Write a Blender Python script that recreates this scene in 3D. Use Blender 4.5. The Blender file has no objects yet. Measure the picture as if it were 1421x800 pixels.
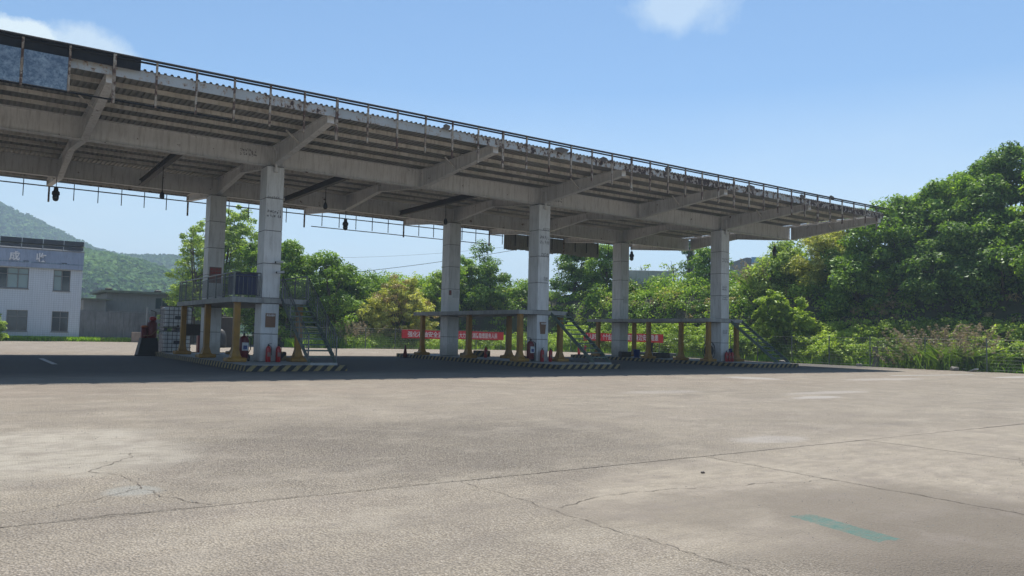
import bpy, bmesh, math, random
import numpy as np
from mathutils import Vector, Matrix

# ------------------------------------------------------------------ camera, sky, sun
S = bpy.context.scene
COL = S.collection
PI = math.pi
R = math.radians

cam_d = bpy.data.cameras.new('camera')
cam = bpy.data.objects.new('camera', cam_d)
COL.objects.link(cam)
cam_d.sensor_width = 36.0
cam_d.lens = 27.54
cam_d.clip_end = 5000
cam.matrix_world = (Matrix.Translation((-10.332, -32.967, 1.503)) @ Matrix.Rotation(-0.60619, 4, 'Z')
                    @ Matrix.Rotation(PI / 2 + 0.06066, 4, 'X') @ Matrix.Rotation(0.02239, 4, 'Z'))
S.camera = cam

SUN = Vector((2.8, 2.8, 9.3)).normalized()
SUN_EL = math.asin(SUN.z)
SUN_AZ = math.atan2(SUN.x, SUN.y)          # clockwise from +Y

W = bpy.data.worlds.new('World')
S.world = W
W.use_nodes = True
nt = W.node_tree
for n in list(nt.nodes): nt.nodes.remove(n)
def N(t, kind, **k):
    n = t.nodes.new(kind)
    for a, b in k.items(): setattr(n, a, b)
    return n
def mth(t, op, a, b=None, c=None, clamp=False):
    n = N(t, 'ShaderNodeMath', operation=op, use_clamp=clamp)
    for i, v in enumerate((a, b, c)):
        if v is None: continue
        if isinstance(v, (int, float)): n.inputs[i].default_value = v
        else: t.links.new(v, n.inputs[i])
    return n.outputs[0]
out = N(nt, 'ShaderNodeOutputWorld')
bg = N(nt, 'ShaderNodeBackground')
bg.inputs['Strength'].default_value = 0.099
sky = N(nt, 'ShaderNodeTexSky', sky_type='NISHITA')
sky.sun_disc = False
sky.sun_elevation = SUN_EL
sky.sun_rotation = SUN_AZ
sky.altitude = 200
sky.air_density = 1.0
sky.dust_density = 0.1
sky.ozone_density = 4.5
gc = N(nt, 'ShaderNodeNewGeometry')
inv = N(nt, 'ShaderNodeVectorMath', operation='SCALE'); inv.inputs['Scale'].default_value = -1
tc = N(nt, 'ShaderNodeTexCoord')
dirv = tc.outputs['Generated']
nz = N(nt, 'ShaderNodeTexNoise'); nz.inputs['Scale'].default_value = 9.0; nz.inputs['Detail'].default_value = 9; nz.inputs['Roughness'].default_value = .62
nt.links.new(dirv, nz.inputs['Vector'])
cloud = None
# cumulus: direction, half-size in degrees, weight
for (d, rad, wgt) in (((0.027, 0.9524, 0.3037), 2.0, 1.0), ((0.090, 0.951, 0.294), 3.2, .65), ((0.668, 0.630, 0.395), 3.9, .5), ((-.25, .90, .34), 7.5, .9), ((.80, -.3, .45), 9, .8), ((-.7, -.5, .5), 12, .8), ((.55, .45, .7), 4, .5)):
    d = Vector(d).normalized()
    sv = N(nt, 'ShaderNodeVectorMath', operation='SUBTRACT'); nt.links.new(dirv, sv.inputs[0]); sv.inputs[1].default_value = d
    sq = N(nt, 'ShaderNodeVectorMath', operation='MULTIPLY'); nt.links.new(sv.outputs[0], sq.inputs[0]); sq.inputs[1].default_value = (1, 1, 2.1)
    ln = N(nt, 'ShaderNodeVectorMath', operation='LENGTH'); nt.links.new(sq.outputs[0], ln.inputs[0])
    m = mth(nt, 'DIVIDE', ln.outputs['Value'], math.radians(rad))
    m = mth(nt, 'SUBTRACT', 1.0, m)                                   # 1 in centre, 0 at rim
    m = mth(nt, 'ADD', m, mth(nt, 'MULTIPLY', mth(nt, 'SUBTRACT', nz.outputs['Fac'], .52), 3.2))
    m = mth(nt, 'MULTIPLY', m, 2.6 * wgt, clamp=True)
    m = mth(nt, 'MULTIPLY', m, wgt)
    cloud = m if cloud is None else mth(nt, 'MAXIMUM', cloud, m)
# thin white veil low in the sky
sx = N(nt, 'ShaderNodeSeparateXYZ'); nt.links.new(dirv, sx.inputs[0])
nz2 = N(nt, 'ShaderNodeTexNoise'); nz2.inputs['Scale'].default_value = 4.0; nz2.inputs['Detail'].default_value = 6
mp = N(nt, 'ShaderNodeMapping'); mp.inputs['Scale'].default_value = (1, 1, 3.5)
nt.links.new(dirv, mp.inputs[0]); nt.links.new(mp.outputs[0], nz2.inputs['Vector'])
veil = mth(nt, 'SUBTRACT', 1.0, mth(nt, 'DIVIDE', mth(nt, 'ABSOLUTE', sx.outputs['Z']), .30), clamp=True)
veil = mth(nt, 'MULTIPLY', mth(nt, 'MULTIPLY', veil, mth(nt, 'ADD', nz2.outputs['Fac'], .28)), 1.2, clamp=True)
cl = mth(nt, 'MAXIMUM', cloud, veil)
mixw = N(nt, 'ShaderNodeMix', data_type='RGBA')
nt.links.new(cl, mixw.inputs[0]); nt.links.new(sky.outputs[0], mixw.inputs[6]); mixw.inputs[7].default_value = (6.0, 6.35, 6.9, 1)
tintw = N(nt, 'ShaderNodeMix', data_type='RGBA', blend_type='MULTIPLY'); tintw.inputs[0].default_value = 1
nt.links.new(mixw.outputs[2], tintw.inputs[6]); tintw.inputs[7].default_value = (.96, 1.05, 1.03, 1)
nt.links.new(tintw.outputs[2], bg.inputs['Color'])
nt.links.new(bg.outputs[0], out.inputs['Surface'])

sd = bpy.data.lights.new('sun', 'SUN'); sd.energy = 4.9; sd.angle = R(0.53); sd.color = (1.0, .95, .87)
sun = bpy.data.objects.new('sun', sd); COL.objects.link(sun)
sun.rotation_euler = SUN.to_track_quat('Z', 'Y').to_euler()
sun.location = (0, 0, 60)
S.view_settings.view_transform = 'Standard'
S.view_settings.look = 'None'
S.view_settings.exposure = 0.5
S.view_settings.gamma = 1.0
S.cycles.max_bounces = 6
S.cycles.diffuse_bounces = 4
S.cycles.volume_bounces = 0
S.cycles.transparent_max_bounces = 8

random.seed(11)
rng = np.random.default_rng(5)

# ------------------------------------------------------------------ helpers
class MB:
    """collects simple shapes into one mesh"""
    def __init__(s): s.v = []; s.f = []; s.mi = []
    def add(s, vs, fs, mi=0):
        o = len(s.v); s.v += [tuple(v) for v in vs]; s.f += [tuple(i + o for i in f) for f in fs]; s.mi += [mi] * len(fs); return s
    def box(s, x0, x1, y0, y1, z0, z1, mi=0, bev=0):
        if bev:
            return s._bev(x0, x1, y0, y1, z0, z1, mi, bev)
        vs = [(x, y, z) for x in (x0, x1) for y in (y0, y1) for z in (z0, z1)]
        return s.add(vs, [(0, 1, 3, 2), (4, 6, 7, 5), (0, 4, 5, 1), (2, 3, 7, 6), (0, 2, 6, 4), (1, 5, 7, 3)], mi)
    def _bev(s, x0, x1, y0, y1, z0, z1, mi, b):
        loops = []
        for z, e in ((z0, b), (z0 + b, 0), (z1 - b, 0), (z1, b)):
            X0, X1, Y0, Y1 = x0 + e, x1 - e, y0 + e, y1 - e
            loops.append([(X0 + b, Y0, z), (X1 - b, Y0, z), (X1, Y0 + b, z), (X1, Y1 - b, z), (X1 - b, Y1, z), (X0 + b, Y1, z), (X0, Y1 - b, z), (X0, Y0 + b, z)])
        vs = sum(loops, []); fs = []
        for k in range(3):
            for i in range(8):
                j = (i + 1) % 8; fs.append((k * 8 + i, k * 8 + j, k * 8 + 8 + j, k * 8 + 8 + i))
        fs.append(tuple(reversed(range(8)))); fs.append(tuple(range(24, 32)))
        return s.add(vs, fs, mi)
    def prism(s, poly, axis, t0, t1, mi=0):
        """poly (u,v) extruded along axis: 'x'->(t,u,v) 'y'->(u,t,v) 'z'->(u,v,t)"""
        g = {'x': lambda u, v, t: (t, u, v), 'y': lambda u, v, t: (u, t, v), 'z': lambda u, v, t: (u, v, t)}[axis]
        n = len(poly); vs = [g(u, v, t0) for u, v in poly] + [g(u, v, t1) for u, v in poly]
        fs = [(i, (i + 1) % n, n + (i + 1) % n, n + i) for i in range(n)] + [tuple(reversed(range(n))), tuple(range(n, 2 * n))]
        return s.add(vs, fs, mi)
    def bar(s, a, b, w, h, mi=0, up=(0, 0, 1)):
        a, b = Vector(a), Vector(b); d = (b - a).normalized(); up = Vector(up)
        if abs(d.dot(up)) > .99: up = Vector((0, 1, 0))
        sd = d.cross(up).normalized() * w / 2; u = sd.cross(d).normalized() * h / 2
        vs = [p + q for p in (a, b) for q in (-sd - u, sd - u, sd + u, -sd + u)]
        return s.add(vs, [(0, 1, 2, 3), (7, 6, 5, 4), (0, 4, 5, 1), (1, 5, 6, 2), (2, 6, 7, 3), (3, 7, 4, 0)], mi)
    def tube(s, pts, rads, n=8, mi=0, cap=True):
        pts = [Vector(p) for p in pts]
        if not isinstance(rads, (list, tuple)): rads = [rads] * len(pts)
        o = len(s.v)
        for i, p in enumerate(pts):
            d = (pts[min(i + 1, len(pts) - 1)] - pts[max(i - 1, 0)])
            if d.length < 1e-6: d = Vector((0, 0, 1))
            d.normalize(); up = Vector((0, 0, 1)) if abs(d.z) < .9 else Vector((1, 0, 0))
            a = d.cross(up).normalized(); b = a.cross(d)
            for k in range(n):
                t = 2 * PI * k / n; s.v.append(tuple(p + (a * math.cos(t) + b * math.sin(t)) * rads[i]))
        for i in range(len(pts) - 1):
            for k in range(n):
                j = (k + 1) % n; s.f.append((o + i * n + k, o + i * n + j, o + (i + 1) * n + j, o + (i + 1) * n + k)); s.mi.append(mi)
        if cap:
            s.f.append(tuple(o + k for k in reversed(range(n)))); s.mi.append(mi)
            s.f.append(tuple(o + (len(pts) - 1) * n + k for k in range(n))); s.mi.append(mi)
        return s
    def lathe(s, prof, n=16, c=(0, 0, 0), mi=0):
        return s.tube_z([(r, z) for r, z in prof], n, c, mi)
    def tube_z(s, prof, n, c, mi):
        o = len(s.v)
        for r, z in prof:
            for k in range(n):
                t = 2 * PI * k / n; s.v.append((c[0] + r * math.cos(t), c[1] + r * math.sin(t), c[2] + z))
        for i in range(len(prof) - 1):
            for k in range(n):
                j = (k + 1) % n; s.f.append((o + i * n + k, o + i * n + j, o + (i + 1) * n + j, o + (i + 1) * n + k)); s.mi.append(mi)
        s.f.append(tuple(o + k for k in reversed(range(n)))); s.mi.append(mi)
        s.f.append(tuple(o + (len(prof) - 1) * n + k for k in range(n))); s.mi.append(mi)
        return s
    def mesh(s, name, mats, smooth=False):
        me = bpy.data.meshes.new(name); me.from_pydata(s.v, [], s.f)
        if not isinstance(mats, (list, tuple)): mats = [mats]
        for m in mats: me.materials.append(m)
        if len(mats) > 1: me.polygons.foreach_set('material_index', s.mi)
        if smooth: me.polygons.foreach_set('use_smooth', [True] * len(me.polygons))
        me.update(); return me
    def build(s, name, mats, parent=None, loc=None, smooth=False):
        return link(name, s.mesh(name, mats, smooth), parent, loc)

def link(name, data, parent=None, loc=None, rz=0):
    o = bpy.data.objects.new(name, data); COL.objects.link(o)
    if parent is not None: o.parent = parent
    if loc is not None: o.location = loc
    if rz: o.rotation_euler = (0, 0, rz)
    return o
def tag(o, label=None, cat=None, group=None, kind=None):
    if label: o['label'] = label
    if cat: o['category'] = cat
    if group: o['group'] = group
    if kind: o['kind'] = kind
    return o
def thing(name, loc, label, cat, group=None, rz=0):
    return tag(link(name, None, None, loc, rz), label, cat, group)
def copy_tree(o, parent=None):
    c = o.copy(); COL.objects.link(c)
    if parent is not None: c.parent = parent
    for ch in o.children: copy_tree(ch, c)
    return c

# ------------------------------------------------------------------ materials
def base_mat(name):
    m = bpy.data.materials.new(name); m.use_nodes = True
    t = m.node_tree; b = t.nodes['Principled BSDF']
    return m, t, b
def noise(t, scale, detail=5, rough=.55, vec=None, dist=0):
    n = N(t, 'ShaderNodeTexNoise'); n.inputs['Scale'].default_value = scale; n.inputs['Detail'].default_value = detail
    n.inputs['Roughness'].default_value = rough; n.inputs['Distortion'].default_value = dist
    if vec is not None: t.links.new(vec, n.inputs['Vector'])
    return n.outputs['Fac']
def ramp(t, fac, stops):
    r = N(t, 'ShaderNodeValToRGB'); t.links.new(fac, r.inputs[0]); e = r.color_ramp.elements
    while len(e) < len(stops): e.new(.5)
    for i, (p, c) in enumerate(stops):
        e[i].position = p; e[i].color = (c, c, c, 1) if isinstance(c, (int, float)) else tuple(c) + (1,)
    return r.outputs[0]
def mix(t, fac, a, b, mode='MIX'):
    n = N(t, 'ShaderNodeMix', data_type='RGBA', blend_type=mode)
    for i, v in ((0, fac), (6, a), (7, b)):
        if isinstance(v, (int, float)): n.inputs[i].default_value = v
        elif isinstance(v, tuple): n.inputs[i].default_value = v + (1,) if len(v) == 3 else v
        else: t.links.new(v, n.inputs[i])
    return n.outputs[2]
def coords(t, kind='Object', scale=None):
    if kind == 'World':
        o = N(t, 'ShaderNodeNewGeometry').outputs['Position']
    else:
        o = N(t, 'ShaderNodeTexCoord').outputs[kind]
    if scale:
        m = N(t, 'ShaderNodeMapping'); m.inputs['Scale'].default_value = scale; t.links.new(o, m.inputs[0]); o = m.outputs[0]
    return o
def bump(t, b, h, strength=.3, dist=.02):
    n = N(t, 'ShaderNodeBump'); n.inputs['Strength'].default_value = strength; n.inputs['Distance'].default_value = dist
    t.links.new(h, n.inputs['Height']); t.links.new(n.outputs[0], b.inputs['Normal'])

def worn(name, c, c2=None, dirt=(.09, .07, .05), amt=.45, scale=1.3, rough=.6, metal=0, streak=True, spots=None, rnd=0.0):
    """painted or plain surface with uneven tone, run-down streaks and optional rust spots"""
    m, t, b = base_mat(name)
    v = coords(t, 'World')
    c2 = c2 or tuple(x * .8 for x in c)
    n1 = noise(t, scale, 6, .6, v)
    col = mix(t, ramp(t, n1, ((.35, 0), (.65, 1))), c, c2)
    if streak:
        n2 = noise(t, 2.2, 6, .7, coords(t, 'World', (3, 3, .35)))
        f = mth(t, 'MULTIPLY', ramp(t, n2, ((.48, 0), (.75, 1))), amt)
        col = mix(t, f, col, dirt)
    n3 = noise(t, 24, 3, .6, v)
    col = mix(t, mth(t, 'MULTIPLY', n3, .22), col, tuple(x * .45 for x in c))
    if spots:
        n4 = noise(t, spots[0], 5, .65, v)
        col = mix(t, ramp(t, n4, ((spots[1], 0), (spots[1] + .04, 1))), col, spots[2])
    if rnd:
        oi = N(t, 'ShaderNodeObjectInfo')
        col = mix(t, mth(t, 'MULTIPLY', oi.outputs['Random'], rnd), col, tuple(x * .35 for x in c))
    t.links.new(col, b.inputs['Base Color'])
    b.inputs['Roughness'].default_value = rough; b.inputs['Metallic'].default_value = metal
    bump(t, b, n3, .15, .01)
    return m
M = {}
M['beam'] = worn('beam_paint', (.78, .775, .77), (.68, .67, .665), (.10, .065, .045), .5, .8, .6, spots=(3.0, .66, (.10, .05, .03)))
M['purlin'] = worn('purlin_paint', (.76, .73, .68), (.58, .55, .50), (.10, .06, .04), .6, 1.2, .55, spots=(2.4, .68, (.13, .06, .035)))
M['sheet'] = worn('roof_sheet_metal', (.40, .385, .365), (.28, .29, .25), (.05, .04, .035), .5, .6, .6, metal=.0, rnd=.5)
M['dark_beam'] = worn('dark_brown_steel', (.05, .038, .03), amt=.3)
M['frame'] = worn('rusty_frame_steel', (.50, .44, .35), (.20, .13, .08), (.09, .045, .025), .8, 2.5, .7, spots=(4, .5, (.09, .045, .028)))
M['rail_dark'] = worn('dark_frame_rail', (.010, .010, .012), amt=.1, rough=.9)
M['column'] = worn('grey_column_cladding', (.78, .79, .79), (.66, .67, .67), (.13, .12, .10), .45, .9, .45, rnd=.12)
def column_dirt():
    m = M['column']; t = m.node_tree; b = t.nodes['Principled BSDF']; src = b.inputs['Base Color'].links[0].from_socket
    v = coords(t, 'World'); sx = N(t, 'ShaderNodeSeparateXYZ'); t.links.new(v, sx.inputs[0])
    h = mth(t, 'SUBTRACT', 1.0, mth(t, 'DIVIDE', sx.outputs['Z'], 1.3), clamp=True)
    f = mth(t, 'MULTIPLY', mth(t, 'ADD', h, mth(t, 'MULTIPLY', noise(t, 3, 6, .7, v), .7)), 1.0)
    c1 = mix(t, mth(t, 'MULTIPLY', ramp(t, f, ((.55, 0), (1.25 if False else 1.0, 1))), .55), src, (.20, .18, .15))
    sc = ramp(t, noise(t, 1.6, 8, .75, coords(t, 'World', (6, 6, .8))), ((.60, 0), (.66, 1)))
    c1 = mix(t, mth(t, 'MULTIPLY', sc, .35), c1, (.17, .15, .13))
    t.links.new(c1, b.inputs['Base Color'])
column_dirt()
M['core'] = worn('column_joint', (.05, .05, .05), amt=.1)
M['slab'] = worn('platform_concrete', (.42, .42, .40), (.30, .30, .29), (.10, .10, .09), .6, 2.0, .75)
M['yellow'] = worn('faded_yellow_paint', (.40, .21, .025), (.26, .14, .025), (.09, .06, .03), .6, 2.5, .55, spots=(6, .66, (.12, .08, .04)))
M['stair'] = worn('green_grey_stair_paint', (.13, .18, .145), (.08, .11, .09), (.05, .045, .035), .5, 2.0, .5)
M['steelrail'] = worn('dull_railing_steel', (.17, .185, .18), (.10, .11, .11), (.07, .06, .05), .4, 2.0, .4, metal=.3)
M['blue'] = worn('dark_blue_tarp', (.015, .025, .10), (.01, .018, .06), amt=.2, rough=.5)
M['red'] = worn('red_enamel', (.42, .02, .02), (.33, .015, .015), (.08, .01, .01), .3, 3, .3)
M['darkred'] = worn('dark_red_enamel', (.16, .012, .014), (.11, .01, .01), amt=.3, rough=.4)
M['black'] = worn('black_rubber', (.018, .018, .02), (.03, .03, .03), (.06, .055, .05), .3, 3, .6)
M['white'] = worn('dull_white_plastic', (.62, .64, .64), (.52, .54, .54), (.25, .22, .18), .4, 2, .5)
M['tank'] = worn('translucent_white_tank', (.86, .90, .93), (.76, .80, .84), (.2, .2, .18), .35, 1.6, .35)
M['cage'] = worn('cage_steel', (.13, .14, .16), (.08, .08, .10), amt=.3, rough=.5, metal=.4)
M['banner'] = worn('red_banner_cloth', (.60, .022, .028), (.52, .018, .022), (.3, .02, .02), .3, 2, .7)
M['lettering'] = worn('white_lettering', (.80, .78, .78), (.72, .7, .7), (.6, .4, .4), .2, 3, .6)
M['redtext'] = worn('faded_red_lettering', (.45, .06, .05), amt=.2)
M['notice_pink'] = worn('faded_pink_notice', (.26, .14, .12), (.22, .13, .12), amt=.2)
M['brownboard'] = worn('brown_notice_board', (.27, .15, .09), (.22, .13, .08), amt=.3)
M['stamp'] = worn('grey_stencil_ink', (.14, .14, .15), amt=.1)
M['bluepanel'] = None
M['wall_concrete'] = worn('stained_concrete_wall', (.22, .225, .225), (.14, .145, .15), (.05, .05, .05), .75, .9, .85)
M['plaster'] = worn('grey_plaster', (.27, .26, .25), (.22, .215, .205), (.1, .1, .09), .4, .5, .8)
M['pale_wall'] = worn('pale_concrete_wall', (.50, .50, .48), (.40, .40, .39), (.2, .2, .18), .4, .9, .85)
M['roofedge'] = worn('mossy_roof_edge', (.20, .21, .15), (.13, .14, .10), amt=.5, scale=1.5, rough=.9)
M['winframe'] = worn('window_frame_paint', (.22, .21, .20), amt=.2, rough=.4)
M['solar'] = worn('solar_panel_back', (.02, .022, .03), (.03, .03, .04), amt=.1, rough=.3)
M['alu'] = worn('aluminium_rail', (.45, .46, .48), amt=.1, rough=.35, metal=.6)
M['bluebin'] = worn('blue_plastic', (.015, .05, .22), amt=.2, rough=.4)
M['orange'] = worn('orange_plastic', (.50, .13, .03), amt=.3, rough=.5)
M['stone'] = worn('grey_stone', (.30, .28, .25), (.18, .17, .15), amt=.2, rough=.9)
M['brick'] = worn('pinkish_block', (.38, .28, .22), (.28, .22, .18), amt=.4, rough=.9)
M['parapet'] = worn('bluish_grey_parapet_tile', (.33, .38, .49), (.26, .31, .42), (.12, .13, .15), .5, .8, .5)
M['fence'] = worn('galvanised_fence', (.20, .22, .20), (.12, .14, .12), amt=.3, rough=.5, metal=.3)
M['bark'] = worn('tree_bark', (.13, .10, .07), (.08, .06, .045), amt=.4, scale=5, rough=.95)
M['bark_pale'] = worn('pale_bark', (.26, .23, .19), (.15, .13, .10), amt=.4, scale=5, rough=.95)

def fascia_mat():
    m, t, b = base_mat('rust_eaten_eave_metal')
    v = coords(t, 'World')
    n1 = noise(t, 5.5, 6, .7, coords(t, 'World', (1, 1, .8)))
    sx = N(t, 'ShaderNodeSeparateXYZ'); t.links.new(v, sx.inputs[0])
    big = noise(t, .22, 2, .5, v)
    # rust is heavier on the far half of the eave
    along = mth(t, 'MULTIPLY_ADD', sx.outputs['X'], .0048, -.02)
    thr = mth(t, 'ADD', mth(t, 'ADD', n1, along), mth(t, 'MULTIPLY', mth(t, 'SUBTRACT', big, .5), .45))
    rust = ramp(t, thr, ((.585, 0), (.61, 1)))
    halo = ramp(t, thr, ((.50, 0), (.58, 1)))
    col = mix(t, noise(t, 1.2, 4, .6, v), (.50, .53, .55), (.36, .38, .38))
    col = mix(t, mth(t, 'MULTIPLY', halo, .7), col, (.34, .21, .11))
    col = mix(t, rust, col, (.045, .022, .016))
    t.links.new(col, b.inputs['Base Color']); b.inputs['Roughness'].default_value = .6
    return m
M['fascia'] = fascia_mat()
def bluepanel_mat():
    m, t, b = base_mat('weathered_blue_sign_panel')
    v = coords(t, 'World')
    n1 = noise(t, 9, 8, .75, v); n2 = noise(t, 1.6, 4, .6, v)
    col = mix(t, ramp(t, n1, ((.42, 0), (.6, 1))), (.10, .16, .23), (.30, .38, .45))
    col = mix(t, mth(t, 'MULTIPLY', ramp(t, n2, ((.4, 0), (.7, 1))), .5), col, (.06, .09, .15))
    t.links.new(col, b.inputs['Base Color']); b.inputs['Roughness'].default_value = .55
    bump(t, b, n1, .3, .01)
    return m
M['bluepanel'] = bluepanel_mat()
def stripe_mat():
    m, t, b = base_mat('black_yellow_kerb_paint')
    v = coords(t, 'World')
    sx = N(t, 'ShaderNodeSeparateXYZ'); t.links.new(v, sx.inputs[0])
    s = mth(t, 'ADD', mth(t, 'ADD', sx.outputs['X'], mth(t, 'MULTIPLY', sx.outputs['Y'], -1.0)), mth(t, 'MULTIPLY', sx.outputs['Z'], -1.0))
    f = mth(t, 'FRACT', mth(t, 'DIVIDE', mth(t, 'ADD', s, 400.0), .42))
    f = mth(t, 'GREATER_THAN', f, .5)
    n1 = noise(t, 7, 5, .7, v)
    ye = mix(t, ramp(t, n1, ((.4, 0), (.65, 1))), (.30, .225, .08), (.15, .13, .09))
    col = mix(t, f, ye, (.03, .03, .033))
    t.links.new(col, b.inputs['Base Color']); b.inputs['Roughness'].default_value = .8
    return m
M['stripe'] = stripe_mat()
def tile_mat():
    m, t, b = base_mat('white_mosaic_tile')
    v = coords(t, 'World')
    sx = N(t, 'ShaderNodeSeparateXYZ'); t.links.new(v, sx.inputs[0])
    s = mth(t, 'ADD', sx.outputs['X'], sx.outputs['Y'])
    g1 = mth(t, 'FRACT', mth(t, 'DIVIDE', mth(t, 'ADD', s, 500.), .20)); g2 = mth(t, 'FRACT', mth(t, 'DIVIDE', sx.outputs['Z'], .20))
    j = mth(t, 'MAXIMUM', mth(t, 'LESS_THAN', g1, .16), mth(t, 'LESS_THAN', g2, .16))
    n1 = noise(t, .5, 5, .6, v)
    n2 = noise(t, 1.5, 6, .7, coords(t, 'World', (3, 3, .3)))
    col = mix(t, n1, (.62, .655, .70), (.52, .555, .60))
    col = mix(t, mth(t, 'MULTIPLY', ramp(t, n2, ((.5, 0), (.8, 1))), .35), col, (.22, .22, .22))
    col = mix(t, mth(t, 'MULTIPLY', j, .4), col, (.22, .24, .28))
    t.links.new(col, b.inputs['Base Color']); b.inputs['Roughness'].default_value = .45
    return m
M['tile'] = tile_mat()
def glass_mat(name, c, r=.08):
    m, t, b = base_mat(name)
    b.inputs['Base Color'].default_value = c + (1,); b.inputs['Roughness'].default_value = r
    b.inputs['Specular IOR Level'].default_value = .8
    n = noise(t, 1.5, 3, .5, coords(t, 'World')); bump(t, b, n, .05, .05)
    return m
M['glass'] = glass_mat('window_glass', (.035, .05, .055))
M['curtain_glass'] = glass_mat('pale_curtained_glass', (.22, .30, .30), .15)
M['blueglass'] = glass_mat('blue_facade_glass', (.20, .38, .56), .3)

def leaf_mat(name, stops, trans=.40, gl=.035):
    m = bpy.data.materials.new(name); m.use_nodes = True; t = m.node_tree
    for n in list(t.nodes): t.nodes.remove(n)
    o = N(t, 'ShaderNodeOutputMaterial')
    at = N(t, 'ShaderNodeAttribute', attribute_name='tint')
    col = ramp(t, at.outputs['Fac'], stops)
    oi = N(t, 'ShaderNodeObjectInfo')
    d = N(t, 'ShaderNodeBsdfDiffuse'); tr = N(t, 'ShaderNodeBsdfTranslucent'); g = N(t, 'ShaderNodeBsdfGlossy')
    g.inputs['Roughness'].default_value = .42; g.inputs['Color'].default_value = (.6, .65, .6, 1)
    t.links.new(col, d.inputs['Color'])
    t.links.new(mix(t, 1.0, col, (1.3, 1.4, .5), 'MULTIPLY'), tr.inputs['Color'])
    m1 = N(t, 'ShaderNodeMixShader'); m1.inputs[0].default_value = trans
    t.links.new(d.outputs[0], m1.inputs[1]); t.links.new(tr.outputs[0], m1.inputs[2])
    m2 = N(t, 'ShaderNodeMixShader'); m2.inputs[0].default_value = gl
    t.links.new(m1.outputs[0], m2.inputs[1]); t.links.new(g.outputs[0], m2.inputs[2])
    t.links.new(m2.outputs[0], o.inputs['Surface'])
    return m
G = lambda r, g, b: (r, g, b)
M['leaf_mid'] = leaf_mat('mid_green_leaf', ((0, G(0.080, 0.144, 0.025)), (.5, G(0.191, 0.308, 0.046)), (1, G(0.410, 0.564, 0.098))))
M['leaf_dark'] = leaf_mat('dark_green_leaf', ((0, G(0.055, 0.105, 0.021)), (.5, G(0.134, 0.229, 0.040)), (1, G(0.293, 0.419, 0.080))))
M['leaf_bright'] = leaf_mat('bright_green_leaf', ((0, G(0.134, 0.202, 0.032)), (.5, G(0.305, 0.420, 0.060)), (1, G(0.561, 0.672, 0.128))))
M['leaf_pale'] = leaf_mat('pale_grey_green_leaf', ((0, G(0.134, 0.202, 0.049)), (.5, G(0.305, 0.403, 0.102)), (1, G(0.549, 0.650, 0.196))))
M['leaf_olive'] = leaf_mat('olive_yellow_leaf', ((0, G(0.244, 0.269, 0.060)), (.5, G(0.512, 0.515, 0.128)), (1, G(0.750, 0.672, 0.255))))
M['leaf_brown'] = leaf_mat('dry_brown_leaf', ((0, G(0.207, 0.168, 0.068)), (.5, G(0.390, 0.291, 0.136)), (1, G(0.586, 0.437, 0.230))), .2)
M['leaf_mixed'] = leaf_mat('mixed_slope_leaf', ((0, G(0.073, 0.123, 0.021)), (.35, G(0.159, 0.269, 0.034)), (.62, G(0.293, 0.448, 0.051)), (.85, G(0.390, 0.448, 0.093)), (1, G(0.439, 0.381, 0.162))))
M['pink_plume'] = leaf_mat('pinkish_grass_plume', ((0, G(.22, .17, .13)), (1, G(.40, .31, .25))), .3)
M['grass'] = leaf_mat('grass_blade', ((0, G(0.164, 0.333, 0.032)), (.6, G(0.390, 0.611, 0.064)), (1, G(0.716, 0.778, 0.153))), .35)
M['far_leaf'] = leaf_mat('distant_forest_leaf', ((0, G(.035, .085, .035)), (.5, G(.085, .165, .055)), (1, G(.17, .27, .08))), .2, 0.0)

def soil_mat():
    m, t, b = base_mat('slope_soil')
    v = coords(t, 'World')
    n1 = noise(t, .6, 8, .65, v); n2 = noise(t, 6, 5, .6, v)
    col = mix(t, ramp(t, n1, ((.4, 0), (.6, 1))), (.055, .05, .03), (.03, .055, .018))
    col = mix(t, mth(t, 'MULTIPLY', n2, .4), col, (.14, .11, .07))
    t.links.new(col, b.inputs['Base Color']); b.inputs['Roughness'].default_value = .95
    bump(t, b, n2, .6, .1)
    return m
M['soil'] = soil_mat()
def forest_mat():
    m, t, b = base_mat('forested_mountain')
    v = coords(t, 'World')
    n1 = noise(t, .12, 6, .7, v); n2 = noise(t, .012, 3, .5, v)
    col = mix(t, ramp(t, n1, ((.35, 0), (.65, 1))), (.018, .042, .016), (.055, .105, .03))
    col = mix(t, ramp(t, n2, ((.45, 0), (.6, 1))), col, (.06, .11, .035))
    t.links.new(col, b.inputs['Base Color']); b.inputs['Roughness'].default_value = 1
    return m
M['forest'] = forest_mat()

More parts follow.
